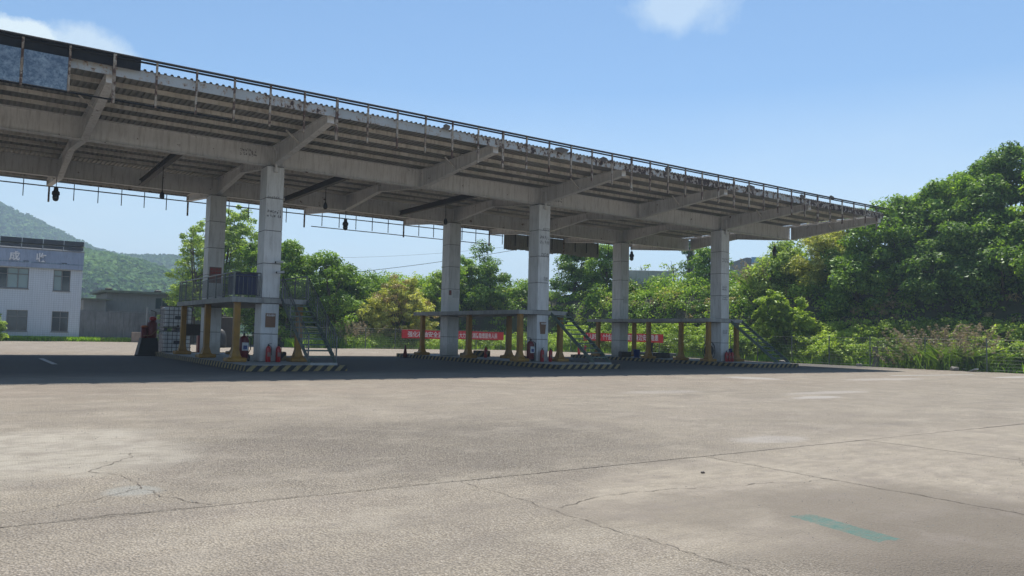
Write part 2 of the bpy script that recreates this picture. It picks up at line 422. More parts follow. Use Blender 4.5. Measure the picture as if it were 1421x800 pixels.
# ------------------------------------------------------------------ ground
def pave_mat(name):
    m, t, b = base_mat(name)
    v = coords(t, 'World')
    sx = N(t, 'ShaderNodeSeparateXYZ'); t.links.new(v, sx.inputs[0])
    X, Y = sx.outputs['X'], sx.outputs['Y']
    warp = mth(t, 'MULTIPLY', mth(t, 'SUBTRACT', noise(t, 1.1, 6, .65, v), .5), 2.0)
    def blob(cx, cy, rx, ry, soft=.25, wamt=.7):
        a = mth(t, 'POWER', mth(t, 'ABSOLUTE', mth(t, 'DIVIDE', mth(t, 'SUBTRACT', X, cx), rx)), 2.0)
        c = mth(t, 'POWER', mth(t, 'ABSOLUTE', mth(t, 'DIVIDE', mth(t, 'SUBTRACT', Y, cy), ry)), 2.0)
        d = mth(t, 'ADD', mth(t, 'SQRT', mth(t, 'ADD', a, c)), mth(t, 'MULTIPLY', warp, wamt))
        n = N(t, 'ShaderNodeMapRange', interpolation_type='SMOOTHSTEP'); t.links.new(d, n.inputs[0])
        n.inputs[1].default_value = 1 + soft; n.inputs[2].default_value = 1 - soft; n.inputs[3].default_value = 0; n.inputs[4].default_value = 1
        return n.outputs[0]
    big = noise(t, .16, 5, .6, v); mid = noise(t, .9, 6, .6, v)
    fine = noise(t, 30, 3, .7, v); vfine = noise(t, 95, 2, .6, v)
    col = mix(t, ramp(t, big, ((.38, 0), (.62, 1))), (.46, .40, .31), (.375, .325, .25))
    col = mix(t, mth(t, 'MULTIPLY', ramp(t, mid, ((.42, 0), (.66, 1))), .55), col, (.235, .20, .165))
    col = mix(t, mth(t, 'MULTIPLY', ramp(t, noise(t, .35, 4, .6, coords(t, 'World', (.5, 2.5, 1))), ((.5, 0), (.7, 1))), .4), col, (.40, .34, .29))
    # reddish worn belts farther off
    far = N(t, 'ShaderNodeMapRange'); t.links.new(Y, far.inputs[0]); far.inputs[1].default_value = -20; far.inputs[2].default_value = -9
    red = mth(t, 'MULTIPLY', mth(t, 'MULTIPLY', far.outputs[0], ramp(t, noise(t, .5, 4, .6, coords(t, 'World', (.35, 1.6, 1))), ((.42, 0), (.6, 1)))), .5)
    col = mix(t, red, col, (.36, .27, .215))
    # exposed aggregate: coarse in the middle of the near yard, smooth where patched
    vo = N(t, 'ShaderNodeTexVoronoi', feature='F1'); vo.inputs['Scale'].default_value = 52; t.links.new(v, vo.inputs['Vector'])
    vo2 = N(t, 'ShaderNodeTexVoronoi', feature='F1'); vo2.inputs['Scale'].default_value = 85; t.links.new(v, vo2.inputs['Vector'])
    smooth = mth(t, 'MAXIMUM', blob(-9.3, -22.0, 1.25, 2.0, .22, .55), blob(-3.0, -28.3, 3.0, 2.15, .12, .3))
    smooth = mth(t, 'MAXIMUM', smooth, mth(t, 'MULTIPLY', blob(2.5, -27.5, 5.5, 2.2, .3, .6), .8))
    coarse = mth(t, 'MULTIPLY', blob(-5.0, -23.3, 3.6, 2.6, .5, .8), 1.0)
    rough_amt = mth(t, 'MULTIPLY', mth(t, 'SUBTRACT', 1.0, mth(t, 'MULTIPLY', smooth, .5)), mth(t, 'MULTIPLY_ADD', coarse, .35, .75))
    peb = ramp(t, vo.outputs['Distance'], ((.25, 0), (.60, 1)))
    col = mix(t, mth(t, 'MULTIPLY', mth(t, 'MULTIPLY', peb, rough_amt), .80), col, (.10, .082, .062))
    spk = ramp(t, vo2.outputs['Color'], ((.74, 0), (.86, 1)))
    col = mix(t, mth(t, 'MULTIPLY', mth(t, 'MULTIPLY', spk, rough_amt), .5), col, (.55, .51, .46))
    spk2 = ramp(t, fine, ((.36, 1), (.46, 0)))
    col = mix(t, mth(t, 'MULTIPLY', mth(t, 'MULTIPLY', spk2, rough_amt), .5), col, (.12, .10, .085))
    # tyre-polished belts and drips
    ty = ramp(t, noise(t, 1.0, 5, .65, coords(t, 'World', (.18, 2.6, 1))), ((.50, 0), (.64, 1)))
    col = mix(t, mth(t, 'MULTIPLY', ty, .30), col, (.205, .18, .15))
    dr = ramp(t, noise(t, 3.1, 4, .6, v), ((.62, 0), (.72, 1)))
    col = mix(t, mth(t, 'MULTIPLY', dr, .35), col, (.17, .145, .12))
    lt = ramp(t, noise(t, .7, 7, .7, coords(t, 'World', (1, 1.3, 1))), ((.52, 0), (.62, 1)))
    col = mix(t, mth(t, 'MULTIPLY', lt, .28), col, (.44, .39, .315))
    # smooth screed patches
    col = mix(t, mth(t, 'MULTIPLY', blob(-9.3, -22.0, 1.25, 2.0, .35, .8), .65), col, (.42, .395, .335))
    col = mix(t, mth(t, 'MULTIPLY', blob(-9.0, -25.0, .22, .22, .3, .5), .6), col, (.34, .34, .31))
    for (cx, cy, rx, ry, a) in ((15.9, -12.3, .9, 1.1, .7), (8.9, -20.0, .9, .35, .7), (11.3, -18.9, 2.0, .4, .5), (-.1, -25.3, .7, .35, .5), (33, -15.2, 2.6, .5, .85), (22, -14.5, 2.8, .6, .5), (6.0, -17, 1.5, .5, .35)):
        col = mix(t, mth(t, 'MULTIPLY', blob(cx, cy, rx, ry, .3, .7), a), col, (.42, .39, .36))
    # oil-darkened near right corner and darker grime patches
    col = mix(t, mth(t, 'MULTIPLY', smooth, .35), col, (.27, .235, .185))
    dk = mth(t, 'MAXIMUM', blob(-3.5, -30.4, 2.3, 1.75, .45, .45), mth(t, 'MULTIPLY', blob(-3.3, -28.8, 1.5, .9, .5, .9), .8))
    dk = mth(t, 'MAXIMUM', dk, mth(t, 'MULTIPLY', blob(-4.8, -28.2, 1.3, .6, .6, 1.2), .6))
    col = mix(t, mth(t, 'MULTIPLY', dk, .85), col, (.13, .107, .082))
    col = mix(t, mth(t, 'MULTIPLY', mth(t, 'MULTIPLY', ramp(t, noise(t, 1.7, 5, .7, v), ((.5, 0), (.66, 1))), smooth), .7), col, (.20, .17, .14))
    # streaky grime and fine mottling of the cast slabs
    st1 = ramp(t, noise(t, 2.4, 8, .72, coords(t, 'World', (1.0, 2.0, 1))), ((.46, 0), (.60, 1)))
    col = mix(t, mth(t, 'MULTIPLY', st1, mth(t, 'MULTIPLY_ADD', smooth, .38, .06)), col, (.175, .15, .115))
    gr = ramp(t, noise(t, 70, 4, .8, v), ((.36, 0), (.64, 1)))
    col = mix(t, .22, col, mix(t, 1.0, col, gr, 'MULTIPLY'))
    # worn teal paint dash
    ux, uy = -.175, -.985
    du = mth(t, 'ADD', mth(t, 'MULTIPLY', mth(t, 'ADD', X, 4.36), ux), mth(t, 'MULTIPLY', mth(t, 'ADD', Y, 29.18), uy))
    dv = mth(t, 'ADD', mth(t, 'MULTIPLY', mth(t, 'ADD', X, 4.36), -uy), mth(t, 'MULTIPLY', mth(t, 'ADD', Y, 29.18), ux))
    ed = mth(t, 'MULTIPLY', mth(t, 'SUBTRACT', noise(t, 14, 5, .7, v), .5), .10)
    mu = mth(t, 'LESS_THAN', mth(t, 'ADD', mth(t, 'ABSOLUTE', du), mth(t, 'MULTIPLY', ed, 1.6)), .45)
    mv = mth(t, 'LESS_THAN', mth(t, 'ADD', mth(t, 'ABSOLUTE', dv), ed), .125)
    pn = ramp(t, noise(t, 11, 7, .75, v), ((.40, 1), (.66, .25)))
    col = mix(t, mth(t, 'MULTIPLY', mth(t, 'MULTIPLY', mu, mv), mth(t, 'MULTIPLY', pn, .9)), col, (.055, .135, .115))
    # driving bays: grime, darkened further to paint the canopy's shade into the colour
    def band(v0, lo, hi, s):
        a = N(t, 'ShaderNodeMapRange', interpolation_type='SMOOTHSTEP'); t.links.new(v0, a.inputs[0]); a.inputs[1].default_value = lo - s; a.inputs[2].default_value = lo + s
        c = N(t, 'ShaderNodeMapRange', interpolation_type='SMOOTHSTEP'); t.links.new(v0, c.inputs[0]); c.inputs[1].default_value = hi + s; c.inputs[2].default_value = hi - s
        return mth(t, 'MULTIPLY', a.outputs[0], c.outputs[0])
    shade_grime = mth(t, 'MULTIPLY', band(mth(t, 'ADD', Y, mth(t, 'MULTIPLY', warp, 1.5)), -6.2, 13.2, 2.8), .80)
    col = mix(t, shade_grime, col, (.062, .060, .060))
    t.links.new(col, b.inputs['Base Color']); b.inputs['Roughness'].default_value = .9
    h = mth(t, 'MULTIPLY', mth(t, 'ADD', mth(t, 'MULTIPLY', vo.outputs['Distance'], -1.0), mth(t, 'MULTIPLY', fine, .8)), rough_amt)
    bump(t, b, h, .85, .03)
    return m
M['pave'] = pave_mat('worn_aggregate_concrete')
M['crack'] = worn('crack_dirt', (.10, .085, .068), (.15, .125, .10), amt=.2, rough=.95)
M['linepaint'] = worn('worn_white_line', (.55, .55, .53), (.35, .35, .34), amt=.4, scale=6, rough=.7)

g = MB(); g.add([(-1500, -600, -.16), (1500, -600, -.16), (1500, 1500, -.16), (-1500, 1500, -.16)], [(0, 1, 2, 3)])
tag(g.build('ground', M['soil']), kind='structure')

yard = tag(link('concrete_yard', None, None, (0, 0, 0)), kind='structure')
pv = MB()
# main sheet behind the joint at y=-26 (kerb-like edge thickness)
poly = [(-60, -25.985), (60, -25.985), (60, -16.5), (38.9, -15.2), (38.5, -4), (38.3, 5), (40.0, 16), (39.2, 28), (35.2, 34.6), (18, 34.2), (13.6, 35.2), (13.2, 53.0), (-60, 53.0)]
pv.prism(poly, 'z', -.15, 0)
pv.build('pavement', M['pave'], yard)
xs = [-60, -16.95 - 3.65 * 3, -16.95 - 3.65 * 2, -16.95 - 3.65, -16.95, -13.3, -6.08, -2.43, 1.25, 4.9, 8.55, 12.2, 15.85, 19.5, 60]
for (y0, y1) in ((-31.05, -26.005), (-36.2, -31.07), (-60, -36.22)):
    for x0, x1 in zip(xs[:-1], xs[1:]):
        b_ = MB(); b_.box(x0 + .004, x1 - .004, y0, y1, -.15, -.0 + random.choice((0, -.002, .002)))
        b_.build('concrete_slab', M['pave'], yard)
jf = MB(); jf.box(-60, 60, -60, -25.99, -.14, -.012); jf.build('joint_filler', M['crack'], yard)
def ribbon(name, pts, w, mat, parent, z=.004, jag=.05, seg=.09, seed=1):
    rr = random.Random(seed); P = []
    for (x0, y0), (x1, y1) in zip(pts[:-1], pts[1:]):
        L = math.hypot(x1 - x0, y1 - y0); n = max(2, int(L / seg))
        for i in range(n):
            f = i / n; P.append((x0 + (x1 - x0) * f, y0 + (y1 - y0) * f))
    P.append(pts[-1]); off = 0; vs = []; fs = []
    for i, (x, y) in enumerate(P):
        a = P[max(0, i - 1)]; b = P[min(len(P) - 1, i + 1)]
        dx, dy = b[0] - a[0], b[1] - a[1]; L = math.hypot(dx, dy) or 1; nx, ny = -dy / L, dx / L
        off = off * .7 + rr.uniform(-jag, jag); ww = w * rr.uniform(.12, .85) * (1.5 if rr.random() < .08 else 1)
        if i in (0, len(P) - 1): ww = .001
        vs += [(x + nx * (off - ww), y + ny * (off - ww), z), (x + nx * (off + ww), y + ny * (off + ww), z)]
        if i: k = 2 * i; fs.append((k - 2, k, k + 1, k - 1))
    return MB().add(vs, fs).build(name, mat, parent)
cracks = [
 ([(-5.99, -27.5), (-5.48, -27.33), (-4.9, -27.3), (-3.92, -27.5), (-3.1, -27.62)], .007),
 ([(-8.62, -22.6), (-8.70, -22.95), (-9.21, -23.76), (-8.99, -24.15), (-8.89, -24.6), (-8.83, -25.4), (-8.53, -25.97)], .008),
 ([(-9.21, -23.76), (-9.6, -24.0), (-10.2, -24.05)], .004),
 ([(-8.89, -24.9), (-9.3, -25.25), (-9.9, -25.45), (-10.5, -25.5)], .006),
 ([(-12, -25.95), (-6.08, -25.985)], .007), ([(-6.08, -25.985), (4, -25.985)], .006), ([(4, -25.985), (20, -25.985)], .008),
 ([(-6.08, -25.99), (-6.07, -29.0), (-6.15, -33)], .006),
 ([(-2.43, -26.0), (-2.43, -30.5)], .009),
 ([(-2.43, -27.7), (-2.9, -27.8), (-3.1, -27.62)], .006),
 ([(.9, -27.2), (1.6, -27.6), (1.5, -28.1), (.6, -28.5)], .005),
 ([(3, -18.0), (7, -18.3), (11.4, -18.4)], .02), ([(-7.5, -19.8), (-6.4, -19.7), (-5.9, -19.9)], .012),
 ([(-8.5, -18.5), (-4, -18.9), (1, -18.6)], .004)]
for i, (c_, w_) in enumerate(cracks):
    ribbon('crack', c_, w_, M['crack'], yard, jag=.026, seg=.05, seed=i, z=.005)
MB().add([(-7.56, 2.0, .005), (-7.36, 2.0, .005), (-7.42, 8.2, .005), (-7.62, 8.2, .005)], [(0, 1, 2, 3)]).build('painted_line', M['linepaint'], yard)
for (x0, y0, x1, y1) in ((26, -12.6, 33, -13.1), (34, -15.6, 40, -16.2)):
    MB().add([(x0, y0, .005), (x1, y1, .005), (x1, y1 + .22, .005), (x0, y0 + .22, .005)], [(0, 1, 2, 3)]).build('painted_line', M['linepaint'], yard)

# loose grit on the near concrete
r = np.random.default_rng(90); gm = MB()
for k in range(2600):
    y = -31.5 + 14 * r.random() ** 1.6; x = r.uniform(-12, 3) + (y + 31) * .25; q = r.uniform(.002, .008) * (1 + (y + 31) * .06)
    a = r.random() * 6.28; ca, sa = math.cos(a) * q, math.sin(a) * q
    gm.add([(x + ca, y + sa, 0), (x - sa, y + ca, 0), (x - ca * .8, y - sa, 0), (x + sa, y - ca * .7, 0), (x + ca * .2, y + sa * .2, q * .9)], [(0, 1, 4), (1, 2, 4), (2, 3, 4), (3, 0, 4)])
tag(gm.build('loose_grit', M['stone']), 'loose grit scattered on the concrete yard', 'grit', kind='stuff')

# ------------------------------------------------------------------ canopy
LB = 14.2083; WB = 9.131; H0 = 8.4                      # bay, row distance, column top
canopy = thing('canopy', (0, 0, 0), 'huge beige steel canopy with corrugated roof, rusty eave frame and grey clad columns', 'canopy')
def column(a, b, w=.73, d=.88):
    p = MB().box(-w / 2 + .02, w / 2 - .02, -d / 2 + .02, d / 2 - .02, .2, H0 - .003).build('column', M['core'], canopy, (a, b, 0))
    cuts = [.2, 1.34, 2.61, 2.84, 4.28, 5.66, 7.03, 8.38]
    for z0, z1 in zip(cuts[:-1], cuts[1:]):
        if z1 - z0 < .3: continue
        k = (w, d, z0, z1)
        if k not in CP:
            CP[k] = MB().box(-w / 2, w / 2, -d / 2, d / 2, z0 + .012, z1 - .012, bev=.008).mesh('cladding_panel', M['column'])
        link('cladding_panel', CP[k], p)
    return p
CP = {}
for i in (-1, 0, 1, 2):
    column(i * LB, 0); column(i * LB, WB, .80, .88)
A0, A1 = -26.0, 35.55
def ibeam(x0, x1, y, z0, z1, fw=.32, tw=.03, name='main_beam', mat='beam', along='x'):
    m = MB()
    if along == 'x':
        m.box(x0, x1, y - tw / 2, y + tw / 2, z0 + .025, z1 - .025); m.box(x0, x1, y - fw / 2, y + fw / 2, z0, z0 + .025); m.box(x0, x1, y - fw / 2, y + fw / 2, z1 - .025, z1)
        x = math.ceil(x0 / 2.37) * 2.37
    return m.build(name, M[mat], canopy)
# main beams, one length per bay half so that joints and tones differ
for yb in (0, WB):
    k = -2
    while k * LB / 2 < A1 - .1:
        x0 = max(A0, -4 * LB / 2) if k == -2 else k * LB / 2
        x0 = k * LB / 2 if k > -2 else A0
        ibeam(x0 + .004, (k + 1) * LB / 2 - .004, yb, H0 + .03, 9.28)
        k += 1
    # end splice plates over the columns
TC = 6.40
def cant_poly(sgn, y0, root0, tip0, top0, topt):
    return root0
for k in range(-3, 6):
    a = k * LB / 2
    for (yb, s) in ((0, -1), (WB, 1)):
        m = MB()
        y0 = yb + s * .18; y1 = yb + s * TC
        web = [(y0, H0 + .05), (y1, 9.0), (y1, 9.30), (y0, 9.26)]
        m.prism(web, 'x', a - .012, a + .012)
        for (z0a, z1a, dz) in ((H0 + .03, 8.98, -.012), (9.265, 9.305, .0)):
            m.bar((a, y0, z0a), (a, y1, z1a), .26, .024)
        m.box(a - .13, a + .13, min(y1, y1 + s * .02), max(y1, y1 + s * .02), 8.97, 9.32)
        # stiffener at the root
        m.box(a - .12, a + .12, min(y0, y0 + s * .02), max(y0, y0 + s * .02), H0 + .06, 9.25)
        m.build('cantilever_beam', M['beam'], canopy)
        for q in (-1, 1):
            yy = yb + s * 3.2
            MB().bar((a + q * .55, yy, 9.28), (a + q * .02, yy, 8.86), .05, .05).build('knee_brace', M['purlin'], canopy)
    m = MB()
    ym = WB / 2
    for (ya, yc) in ((.18, ym - .003), (WB - .18, ym + .003)):
        m.prism([(ya, H0 + .05), (yc, 8.92), (yc, 9.26), (ya, 9.26)], 'x', a - .012, a + .012)
        m.bar((a, ya, H0 + .035), (a, yc, 8.90), .24, .024)
    m.box(a - .12, a + .12, .2, WB - .2, 9.262, 9.285)
    m.box(a - .12, a + .12, ym - .012, ym + .012, 8.86, 9.26)
    m.build('tie_beam', M['beam'], canopy)
# dark secondary beams at the quarter points
for a in (-17.9, -10.65, -3.65, 3.55, 10.5):
    m = MB(); m.box(a - .015, a + .015, .2, WB - .2, 8.5, 8.72); m.box(a - .11, a + .11, .19, WB - .19, 8.47, 8.5); m.box(a - .11, a + .11, .19, WB - .19, 8.72, 8.75)
    m.build('dark_cross_beam', M['dark_beam'], canopy)
# purlins (C sections), roof falls slightly to the rear
def roofz(y): return 9.31 - .0 * y
py = [-6.3, -4.95, -3.55, -2.15, -.85, 1.3, 2.75, 4.2, 5.0, 6.4, 7.8, 10.3, 11.6, 12.9, 14.2, 15.4]
for y in py:
    for k in range(-4, 5):
        x0 = k * LB / 2 + .01; x1 = (k + 1) * LB / 2 - .01
        if x0 < A0: x0 = A0
        z = roofz(y); m = MB()
        m.box(x0, x1, y - .004, y + .004, z + .01, z + .13); m.box(x0, x1, y - .004, y + .09, z, z + .01); m.box(x0, x1, y - .004, y + .09, z + .13, z + .14)
        m.build('purlin', M['purlin'], canopy)
# corrugated sheets, 1.18 m wide, ribs run front to back
def sheet_mesh(y0, y1, z):
    w = LB / 12; ribs = 6; p = w / ribs; prof = []
    for i in range(ribs):
        x = i * p; prof += [(x, 0), (x + p * .30, 0), (x + p * .42, .055), (x + p * .72, .055), (x + p * .84, 0)]
    prof.append((w + .012, 0))
    vs = [(x, y, z + h) for y in (y0, y1) for x, h in prof]; n = len(prof)
    return MB().add(vs, [(i, i + 1, n + i + 1, n + i) for i in range(n - 1)]).mesh('roof_sheet', M['sheet'])
SM = [sheet_mesh(-6.72, -1.35, 9.460), sheet_mesh(-1.45, 4.7, 9.455), sheet_mesh(4.6, 10.6, 9.450), sheet_mesh(10.5, 15.85, 9.445)]
for k in range(-22, 30):
    for sm in SM:
        if k == 29 and sm is SM[0]: pass
        link('roof_sheet', sm, canopy, (k * LB / 12, 0, random.uniform(-.001, .004)))
# eave fascia: one strip per half bay, slightly uneven
for k in range(-4, 5):
    x0 = max(A0, k * LB / 2 + .008); x1 = (k + 1) * LB / 2 - .008
    MB().box(x0, x1, -6.66, -6.645, 9.16, 9.485).build('eave_fascia', M['fascia'], canopy, (0, random.uniform(-.01, .01), random.uniform(-.015, .01)))
MB().box(A0, 35.6, 15.6, 15.61, 9.22, 9.44).build('eave_fascia', M['fascia'], canopy)
# end fascia channel
MB().box(35.60, 35.63, -6.6, 15.6, 9.30, 9.45).build('end_channel', M['purlin'], canopy)
# torn scraps of fascia sheet hanging at the eave
for (x, dz, w) in ((4.4, .02, .35), (9.9, .0, .8), (12.5, -.05, .4), (16.5, .05, .5), (22.5, -.02, .7), (27, .02, .5), (29.8, .3, .45)):
    MB().add([(x, -6.80, 9.42 + dz), (x + w * .8, -6.83, 9.45 + dz), (x + w, -6.74, 9.60 + dz), (x + w * .5, -6.70, 9.66 + dz), (x + .05, -6.72, 9.58 + dz), (x + w * .4, -6.86, 9.36 + dz)], [(0, 5, 3, 4), (5, 1, 2, 3)]).build('torn_sheet', M['rail_dark'], canopy)
# sign frame in front of the eave
sp = LB / 12
FY = -6.90
pm = [MB().box(-.03, .03, -.03, .03, 8.33, 9.74).mesh('frame_post', M['frame']), MB().box(-.045, .045, -.035, .035, 8.22, 9.74).mesh('frame_post', M['frame'])]
for i in range(-22, 30):
    o = link('frame_post', pm[1] if i % 6 == 0 else pm[0], canopy, (i * sp + .03, FY, random.uniform(-.03, .03)))
    MB().bar((i * sp + .03, FY + .02, 9.42), (i * sp + .03, -6.66, 9.42), .035, .035).build('frame_bracket', M['frame'], canopy)
for (x0, x1, y, z, r_) in ((A0, 35.8, FY, 9.76, .042), (A0, 35.3, FY + .02, 9.665, .034), (A0, -3.4, FY - .005, 8.33, .026)):
    n = max(2, int((x1 - x0) / 4)); m = MB()
    m.tube([(x0 + (x1 - x0) * i / n, y, z + random.uniform(-.008, .008)) for i in range(n + 1)], r_, 6); m.build('frame_rail', M['rail_dark'], canopy)
# left: blue panels and dark cap board in the frame
for i in range(-22, -7):
    if i < -7:
        MB().box(i * sp + .07, (i + 1) * sp - .01, FY - .03, FY - .015, 8.37, 9.36).build('blue_sign_panel', M['bluepanel'], canopy)
MB().box(A0, -6.35, FY + .035, FY + .05, 9.38, 9.735).build('dark_cap_board', M['rail_dark'], canopy)
# rear sign frame
RY = 15.85
pr = MB().box(-.02, .02, -.02, .02, 8.35, 9.72).mesh('frame_post', M['rail_dark']); pr2 = MB().box(-.045, .045, -.03, .03, 8.15, 9.72).mesh('frame_post', M['frame'])
for i in range(-22, 30):
    link('frame_post', pr2 if i % 6 == 0 else pr, canopy, (i * sp + .03, RY, 0))
for (x0, x1, z, r_) in ((A0, 35.6, 9.73, .03), (A0, 22.6, 9.0, .035), (7.6, 21.4, 8.27, .03)):
    m = MB(); m.tube([(x0, RY, z), (x1, RY, z)], r_, 6); m.build('frame_rail', M['rail_dark'], canopy)
# corrugated dark remains of the rear sign
for i in range(8):
    x0 = 22.7 + i * sp; vs = []; n = 13; lo = 8.03 + (.04 if i % 3 else -.03)
    for j in range(n):
        x = x0 + sp * j / (n - 1) * 1.01; dy = .03 if j % 2 else 0; l2 = lo + random.uniform(-.03, .03)
        vs += [(x, RY + .05 + dy, l2), (x, RY + .05 + dy, 9.25)]
    MB().add(vs, [(2 * j, 2 * j + 2, 2 * j + 3, 2 * j + 1) for j in range(n - 1)]).build('rear_sign_sheet', M['sheet'], canopy)
# down pipes at the columns
for i in (0, 1, 2):
    x = i * LB - .02
    m = MB(); m.tube([(x, -.30, 9.1), (x, -.50, 9.02), (x, -.52, 8.3)], .055, 8); m.tube([(x, -.52, 8.3), (x, -.52, 8.12)], .09, 8); m.build('drain_pipe', M['beam'], canopy, smooth=False)
# stencil ads: small grey ink marks on columns and beams
def stamp(x, y, z, w, h, seed, normal='y'):
    rr = random.Random(seed); m = MB(); n = 0
    cw, ch = w / 6, h / 2
    for r in range(2):
        for c in range(6):
            bx, bz = x + c * cw, z + r * ch
            for q in range(4):
                if rr.random() < .5: ux, uz = rr.uniform(0, cw * .5), rr.uniform(0, ch * .8); dx, dz = cw * .35, .02
                else: ux, uz = rr.uniform(0, cw * .8), rr.uniform(0, ch * .4); dx, dz = .018, ch * .42
                yy = y - .0005 * n; n += 1
                m.add([(bx + ux, yy, bz + uz), (bx + ux + dx, yy, bz + uz), (bx + ux + dx, yy, bz + uz + dz), (bx + ux, yy, bz + uz + dz)], [(0, 1, 2, 3)])
    return m.build('stencil_mark', M['stamp'], canopy)
for i, (x, y, z, w, h) in enumerate(((-.33, -.443, 6.2, .66, .36), (LB - .33, -.443, 6.3, .66, .5), (LB - .2, -.443, 5.65, .5, .2), (2 * LB - .33, -.443, 6.35, .62, .3), (2 * LB - .3, -.443, 4.6, .4, .3), (2 * LB - .3, -.443, 4.0, .5, .25), (2 * LB - .2, -.443, 1.9, .4, .25),
    (-1.4, -.02, 8.75, .7, .32), (LB + .9, -.02, 8.7, .55, .3), (-.3, -.443, 7.0, .5, .1), (LB - .1, -.443, 7.0, .4, .16), (LB - .0, -.443, 4.4, .25, .2))):
    stamp(x, y, z, w, h, i)

# ------------------------------------------------------------------ islands and platforms
def island(c, label):
    t = thing('island', (0, 0, 0), label, 'traffic island', 'raised islands under the canopy')
    X0, X1, Y0, Y1 = c - 2.05, c + 1.80, -4.45, 12.2
    MB().box(X0 + .12, X1 - .12, Y0 + .12, Y1 - .12, .0, .19).build('island_top', M['slab'], t)
    for (y0, y1, n) in ((Y0, Y0 + .117, 9), (Y1 - .117, Y1, 9)):
        for q in range(n):
            a = X0 + (X1 - X0) * q / n; b = X0 + (X1 - X0) * (q + 1) / n
            MB().box(a + .004, b - .004, y0, y1, 0, .22 + random.uniform(-.008, .006), bev=.012).build('kerb_stone', M['stripe'], t)
    for x0 in (X0, X1 - .117):
        for q in range(17):
            a = Y0 + .12 + (Y1 - Y0 - .24) * q / 17; b = Y0 + .12 + (Y1 - Y0 - .24) * (q + 1) / 17
            MB().box(x0, x0 + .117, a + .004, b - .004, 0, .21 + random.uniform(-.008, .006), bev=.012).build('kerb_stone', M['stripe'], t)
    return t
island(0, 'striped kerb island below the railed platform, nearest of the three')
island(LB, 'middle raised island with worn black and yellow kerb')
island(2 * LB, 'farthest raised island with black and yellow kerb, near the fence')

